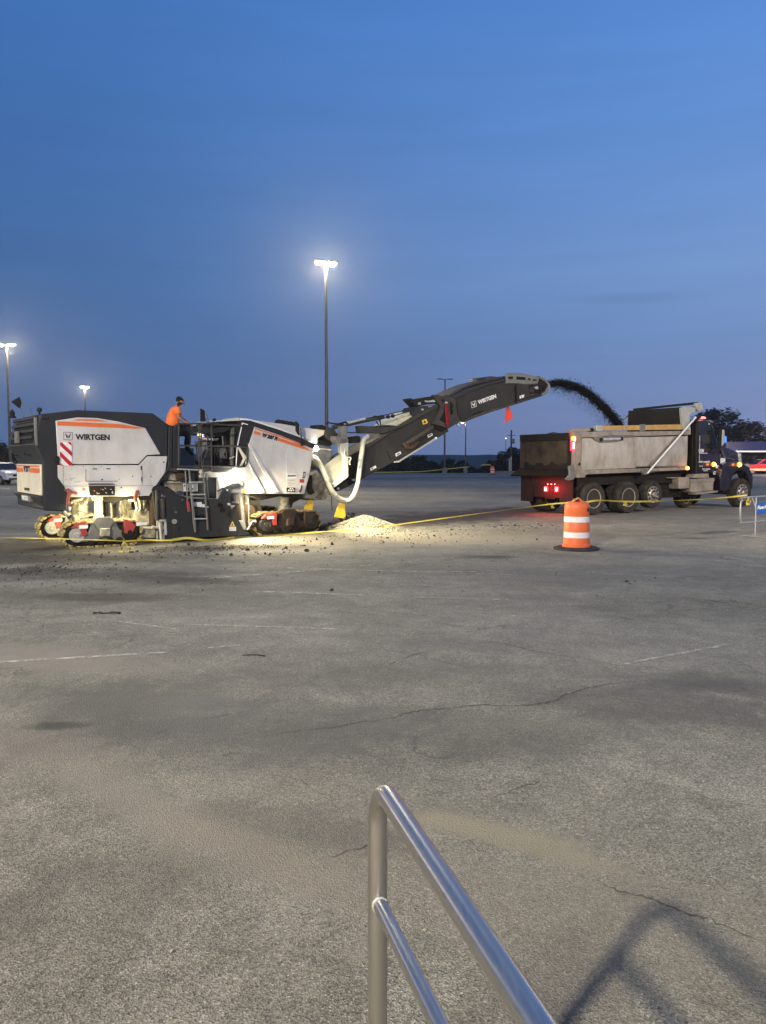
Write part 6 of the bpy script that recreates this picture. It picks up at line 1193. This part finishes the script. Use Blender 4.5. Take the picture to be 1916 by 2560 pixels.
# ------------------------------------------------------------------ steel crowd barricade with blue sign
Y0 = bc.y; th = R(38)
BF = Frame((bc.x, bc.y), th)
bt = thing('crowd_barricade', 'steel crowd barricade with a blue sign at the right edge of the photo', 'barricade', (bc.x, bc.y, 0), th)
GALV = pm('galvanised_tube', (.42, .42, .43), .35, metal=.7, bump=0, dirt=(.2, .2, .2), amt=.5, scale=8)
def bq(x, y, v=0): return BF.side('q', x, y, v)
c1, c2, c3, c4 = bq(960, 560), bq(880, 780), bq(880, 1150), bq(960, 1300)
topz = c1.z + .02; botz = c4.z; u0_, u1_ = c2.x, 2.1
mb = MB(); mb.tube(crom([(u1_, 0, topz), (u0_ + .22, 0, topz), (u0_ + .06, 0, topz - .04), (u0_, 0, topz - .16), (u0_, 0, botz + .16), (u0_ + .05, 0, botz + .03), (u0_ + .18, 0, botz), (u1_, 0, botz), (u1_ + .12, 0, botz + .12), (u1_ + .12, 0, topz - .12), (u1_, 0, topz)], 5), .02, 10); link('frame', mb, GALV, bt)
lg_ = bq(1315, 1760)
for uu in (0.0, 1.7):
    mb = MB(); mb.tube([(uu, 0, topz - .02), (uu, 0, .02)], .016, 8); mb.tube([(uu, -.02, .02), (uu, -.3, .02)], .014, 8); mb.tube([(uu, 0, .02), (uu, .3, .02)], .014, 8); link('leg', mb, GALV, bt)
mb = MB(); mb.tube(crom([bq(1230, 560), bq(1290, 700), bq(1330, 830)], 4), .013, 8); link('hook', mb, CHROME, bt)
s0 = bq(1335, 690); s1 = bq(1335, 1040)
mb = MB(); mb.box2((s0.x, -.03, s1.z), (s0.x + 1.4, -.02, s0.z)); SIGN = pm('blue_sign', (.01, .085, .34), .35, bump=0, dirt=(.02, .07, .2), amt=.3); sg = link('sign_panel', mb, SIGN, bt, .004)
text('Please Place', WREF, sg, (s0.x + .02, -.034, bq(1335, 890).z), (R(90), 0, 0), .125, .003, skew=.2)
# ------------------------------------------------------------------ lamp posts
PAINTD = pm('dark_pole_paint', (.035, .035, .04), .4, bump=0)
HEADM = pm('lamp_head_paint', (.04, .04, .045), .45, bump=0)
def lamp_post(x, y, top, label, lit=True, arm=.75, r=.10, heads=2, rz=0.0, power=0, lean=0, z0=0.0, em_s=None, hl=.6):
    t = thing('lamp_post', label, 'lamp post', (x, y, z0), rz, 'tall parking lot lamp posts'); H = top - z0
    mb = MB(); mb.lathe([(r * 2.6, 0), (r * 2.6, .7), (r * 2.3, .75)], n=16); link('concrete_base', mb, GREY, t)
    mb = MB(); mb.tube([(0, 0, .5), (lean * .5, 0, H * .5), (lean, 0, H)], [r, r * .82, r * .6], 12); link('pole', mb, PAINTD, t)
    for s in ([-1, 1] if heads == 2 else [1]):
        mb = MB(); mb.bar((lean, 0, H - .06), (lean + s * arm * .5, 0, H), .07, .07); hd_ = MB(); hd_.box2((lean + s * arm * .45, -.18, H - .03), (lean + s * (arm * .45 + hl), .18, H + .07)); link('arm', mb, HEADM, t); ho = link('lamp_head', hd_, HEADM, t, .02)
        if lit:
            q = MB(); q.lathe([(.002, -.17), (.12, -.15), (.20, -.09), (.23, -.03), (.22, 0)], (lean + s * (arm * .45 + hl / 2), 0, H - .02), n=14); link('lit_lens', q, em_s or LAMPW, ho)
            if power: light('lamp', 'POINT', (lean + s * (arm * .45 + hl / 2), 0, H - .30), power, (1, .84, .54), t, .12)
    return t
tp = at(815, 654, 40); lamp_post(tp.x, 40, tp.z, 'tall lamp post with two blazing heads standing behind the milling machine', power=2500, rz=R(24), r=.11, arm=.25, hl=.5)
tp = at(17, 860, 69); lamp_post(tp.x, 69, tp.z, 'lit lamp post at the left edge rising behind the machine mirror', power=2500, rz=R(-10), r=.13, arm=.6)
tp = at(212, 966, 100); lamp_post(tp.x, 100, tp.z, 'small far lit lamp post above the charcoal hood of the machine', power=1800, rz=R(60), r=.13, arm=.2)
tp = at(1113, 948, 98); lamp_post(tp.x, 98, tp.z, 'unlit slender lamp post crossing behind the raised conveyor boom', lit=False, rz=R(5), r=.13, arm=.9)
tp = at(1165, 1055, 101); lamp_post(tp.x, 101, tp.z, 'far lamp post with one lit head just below the conveyor boom', heads=1, rz=R(180), r=.10, arm=.3, power=150)
# posts outside the frame that light the near side of the lot
lamp_post(-9.5, -10.4, 10.9, 'lamp post behind the camera to the left', power=0, rz=R(20))
lamp_post(22, 6, 11, 'lamp post to the right of the frame', power=0, rz=R(90))
lamp_post(-19, 4, 11, 'lamp post to the left of the frame', power=0, rz=R(90))
KEY = light('flood_lamp', 'POINT', (-9.5, -10.4, 10.35), 44000, (1, .90, .72), None, .42)
K2 = light('flood_lamp', 'SPOT', (22, 6, 10.4), 24000, (1, .84, .64), None, .4, target=(11, 29, 0), spot=75, blend=.8)
K3 = light('flood_lamp', 'SPOT', (-19, 4, 10.4), 7000, (1, .95, .84), None, .4, target=(-3, 18, 0), spot=80, blend=.8)
for x_, y_ in ((42, 62), (-48, 48)):
    light('lot_lamp', 'POINT', (x_, y_, 11), 4500, (1, .84, .66), None, .3)
# utility pole at the back
a = at(1279, 1075, 103); ub = at(1279, 1181, 103)
t = thing('utility_pole', 'wooden utility pole with pale concrete lower part left of the truck', 'utility pole', (a.x, 103, 0))
mb = MB(); mb.tube([(0, 0, 2.2), (0, 0, a.z)], [.13, .10], 8); link('pole', mb, BARK, t)
mb = MB(); mb.tube([(0, 0, 0), (0, 0, 3.9)], .10, 8); mb2 = MB(); mb2.tube([(-.16, .1, 0), (-.16, .1, 2.0)], .14, 8); link('pale_sleeve', mb, LGREY, t); link('pale_post', mb2, LGREY, t)
mb = MB(); mb.bar((-.5, 0, a.z - .7), (.6, 0, a.z - .7), .08, .08); link('crossarm', mb, BARK, t); mb = MB(); mb.lathe([(0, .35), (.16, .3), (.16, -.3), (0, -.35)], (.3, 0, a.z - 1.5), n=10); link('transformer', mb, GREY, t)
a = at(1265, 1096, 160); t = thing('street_lamp', 'tiny distant white light left of the utility pole', 'street lamp', (a.x, 160, -5)); mb = MB(); mb.tube([(0, 0, 0), (0, 0, a.z + 5)], .05, 6); link('pole', mb, GREY, t); mb = MB(); mb.lathe([(0, .13), (.12, .05), (.12, -.05), (0, -.13)], (0, 0, a.z + 5), n=8); link('lit_lens', mb, LAMPW, t)
# ------------------------------------------------------------------ blue canopy building on the right
A0 = at(1815, 1104, 99); A1 = at(1815, 1127, 99)
t = thing('canopy_building', 'low building with a deep blue canopy and white lit edge behind the truck', 'building', (A0.x, 99, 0), R(0))
BLUE = pm('deep_blue_fascia', (.012, .03, .16), .4, bump=0); DWALL = pm('dark_shop_wall', (.02, .02, .028), .6, bump=0)
W_ = 26
mb = MB(); mb.box2((0, 0, A1.z), (W_, 9, A0.z)); link('canopy', mb, BLUE, t, .03)
mb = MB(); mb.box2((-.05, -.06, A1.z - .16), (W_, .02, A1.z)); link('light_edge', mb, em('lit_white_edge', (1, .95, .92), .75), t)
mb = MB(); mb.box2((1.8, 8, 0), (W_, 8.6, A1.z)); link('wall', mb, DWALL, t)
for k in range(6): mb = MB(); mb.box2((2.2 + k * 3.6, 7.94, .8), (5.2 + k * 3.6, 8.0, 2.3)); link('window', mb, GLASS, t)
for x in (1.7, 8.5, 15.5, 22.5): mb = MB(); mb.box2((x, .5, 0), (x + .3, .8, A1.z)); link('column', mb, LABEL, t, .02)
mb = MB(); mb.box2((1.3, -.1, 0), (1.75, .1, 2.2)); link('pump', mb, LABEL, t, .03)
# ------------------------------------------------------------------ parked cars
def car(loc, rz, paint, label, lights=None):
    t = thing('parked_car', label, 'car', loc, rz)     # local: x forward, y left, z up; front axle at x=0
    prof = [(.95, .38), (.97, .62), (.88, .82), (.55, .96), (-.35, 1.06), (-.5, 1.08), (-1.2, 1.56), (-1.6, 1.64), (-2.9, 1.62), (-3.35, 1.5), (-3.62, 1.1), (-3.68, .6), (-3.6, .38)]
    body = [(x, z) for x, z in prof if z <= 1.1]
    mb = MB(); mb.prism([(x, -.9, z) for x, z in body], (0, 1.8, 0)); link('body', mb, paint, t, .07, segs=3)
    a = [(-.42, -.86, 1.05), (-1.2, -.68, 1.54), (-1.6, -.66, 1.62), (-2.9, -.66, 1.60), (-3.3, -.7, 1.48), (-3.6, -.84, 1.05)]; mb = MB(); mb.loft(a, [(x, -y, z) for x, y, z in a]); link('roof', mb, paint, t, .04, segs=3)
    for s in (-1, 1):
        for q in (((-.72, 1.12), (-1.24, 1.47), (-1.85, 1.52), (-1.85, 1.12)), ((-1.93, 1.12), (-1.93, 1.52), (-2.8, 1.5), (-3.3, 1.15))):
            mb = MB(); mb.sheet([(x, s * (.875 - (z - 1.05) * .38), z) for x, z in q]); link('side_window', mb, GLASS, t)
    mb = MB(); mb.sheet([(-.44, -.78, 1.085), (-.44, .78, 1.085), (-1.17, .62, 1.55), (-1.17, -.62, 1.55)]); link('windscreen', mb, GLASS, t)
    for x in (0, -2.7):
        for s in (-1, 1):
            mb = MB(); mb.lathe([(.10, -.11), (.2, -.11), (.33, -.10), (.34, -.06), (.34, .1), (.1, .1)], (x, s * .82, .34), 'Y', 20); wt_ = link('wheel', mb, TYRE, t)
            mb = MB(); mb.lathe([(.01, -.125), (.2, -.12), (.21, -.1)] if s < 0 else [(.21, .1), (.2, .12), (.01, .125)], (x, s * .82, .34), 'Y', 14); link('rim', mb, RIMA, wt_)
    mb = MB(); mb.box2((.93, -.45, .62), (.985, .45, .78)); link('grille', mb, PIT, t, .02)
    mb = MB(); mb.box2((.93, -.75, .40), (.985, .75, .5)); link('lower_grille', mb, PIT, t, .02)
    for s in (-1, 1):
        mb = MB(); mb.box2((.80, s * .55 - .2, .70), (.965, s * .62 + .2, .84)); link('headlight', mb, lights or CHROME, t, .03)
        mb = MB(); mb.box2((-.6, s * .95 - .08, 1.08), (-.45, s * .95 + .08, 1.2)); link('wing_mirror', mb, paint, t, .02)
    mb = MB(); mb.box2((.975, -.2, .5), (.99, .2, .6)); link('number_plate', mb, LABEL, t)
    return t
CARW = pm('white_car_paint', (.62, .63, .66), .25, bump=0, coat=.5); CARR = pm('red_car_paint', (.55, .03, .035), .3, bump=0, coat=.5)
p = gnd(14, 1213); car((p.x, p.y + 1.2, 0), R(-40), CARW, 'white parked car with dark grille at the left edge behind the machine')
p = gnd(1889, 1178.5); car((at(1868, 1178, 95).x, 95, 0), R(188), CARR, 'red car with lit lamps parked in front of the blue canopy', em('warm_headlight', (1, .75, .35), 2.5))
for o_ in [q_ for q_ in COL.objects if q_.get('label', '').startswith('red car with lit')]:
    o_.scale = (1.3, 1.2, 1.15); mb = MB(); mb.box2((-3.5, -.93, .38), (.9, .93, .62)); link('lit_lower_trim', mb, pm('cream_sill', (.7, .6, .4), .5, bump=0), o_, .02)
p = gnd(1925, 1179); car((at(1918, 1178, 97).x, 97, 0), R(184), CARR, 'second red car cut off by the right edge of the photo', em('warm_headlight_dim', (1, .75, .35), 2))
light('forecourt_fill', 'POINT', (A0.x + 3, 90, 3.2), 1800, (1, .72, .55), None, .3)  # unseen fill light added to brighten the red cars
mb = MB(); a, b_ = gnd(-30, 1227), gnd(60, 1227); mb.box2((a.x - 30, a.y - .1, 0), (b_.x + 1.5, a.y + .1, .14)); link('kerb', mb, LGREY, kind='structure')
mb = MB(); a = gnd(1330, 1187); mb.box2((a.x - 3.5, 102, 0), (a.x + 30, 102.25, .3)); link('kerb', mb, GREY, kind='structure')
# ------------------------------------------------------------------ steel handrail by the camera
STEEL = None
def steel():
    m, t, b, N, L = newmat('brushed_stainless'); b.inputs['Metallic'].default_value = 1.0; b.inputs['Base Color'].default_value = (.54, .515, .48, 1)
    g = N.new('ShaderNodeNewGeometry'); mp = N.new('ShaderNodeMapping'); mp.inputs['Scale'].default_value = (60, 5, 60); L.new(g.outputs['Position'], mp.inputs[0])
    n = N.new('ShaderNodeTexNoise'); n.inputs['Scale'].default_value = 3; n.inputs['Detail'].default_value = 4; L.new(mp.outputs[0], n.inputs['Vector'])
    r = N.new('ShaderNodeMapRange'); r.inputs['To Min'].default_value = .27; r.inputs['To Max'].default_value = .42; L.new(n.outputs[0], r.inputs['Value']); L.new(r.outputs[0], b.inputs['Roughness'])
    bp = N.new('ShaderNodeBump'); bp.inputs['Strength'].default_value = .06; bp.inputs['Distance'].default_value = .002; L.new(n.outputs[0], bp.inputs['Height']); L.new(bp.outputs[0], b.inputs['Normal']); return m
STEEL = steel()
t = thing('handrail', 'polished steel tube handrail with a bent end rising in the foreground', 'handrail', (0, 0, 0))
px_ = -.012; py_ = 1.635; zt_ = 1.150; rr_ = .0215; dr_ = Vector((.28, -1, 0)).normalized()
base = Vector((px_, py_, 0)); R_ = .095
bend = []
cc = Vector((px_, py_, zt_ - R_)) + Vector((dr_.x, dr_.y, 0)).normalized() * R_; hx = Vector((dr_.x, dr_.y, 0)).normalized()
for k in range(13): a = math.pi - (math.pi / 2) * k / 12; bend.append(cc + hx * R_ * math.cos(a) + Vector((0, 0, R_ * math.sin(a))))
mb = MB(); mb.tube([base, Vector((px_, py_, .5))] + bend + [bend[-1] + dr_ * .4, bend[-1] + dr_ * 1.1, bend[-1] + dr_ * 2.4], rr_, 32); link('top_rail', mb, STEEL, t)
zm_ = .88; dm = Vector((.29, -1, 0)).normalized()
m0 = Vector((px_, py_, zm_)) + dm * .012
mb = MB(); mb.tube([m0, m0 + dm * .5, m0 + dm * 2.4], .0165, 32); link('mid_rail', mb, STEEL, t)
mb = MB(); mb.tube([m0 + dm * .006, m0 + dm * .012], .0185, 28); link('weld_bead', mb, CHROME, t)
mb = MB(); mb.lathe([(.045, 0), (.045, .008), (.02, .01)], base, n=24); link('base_plate', mb, STEEL, t)
# ------------------------------------------------------------------ haze
HZ = True
if HZ:
    m = bpy.data.materials.new('thin_haze'); m.use_nodes = True; nt_ = m.node_tree; nt_.nodes.clear()
    pv = nt_.nodes.new('ShaderNodeVolumePrincipled'); pv.inputs['Color'].default_value = (1, 1, 1, 1); pv.inputs['Density'].default_value = .00045; pv.inputs['Anisotropy'].default_value = .86
    oo = nt_.nodes.new('ShaderNodeOutputMaterial'); nt_.links.new(pv.outputs[0], oo.inputs['Volume'])
    mb = MB(); mb.box2((-720, -80, -6.5), (720, 720, 15.5)); o = link('haze', mb, m, kind='stuff', smooth=False)
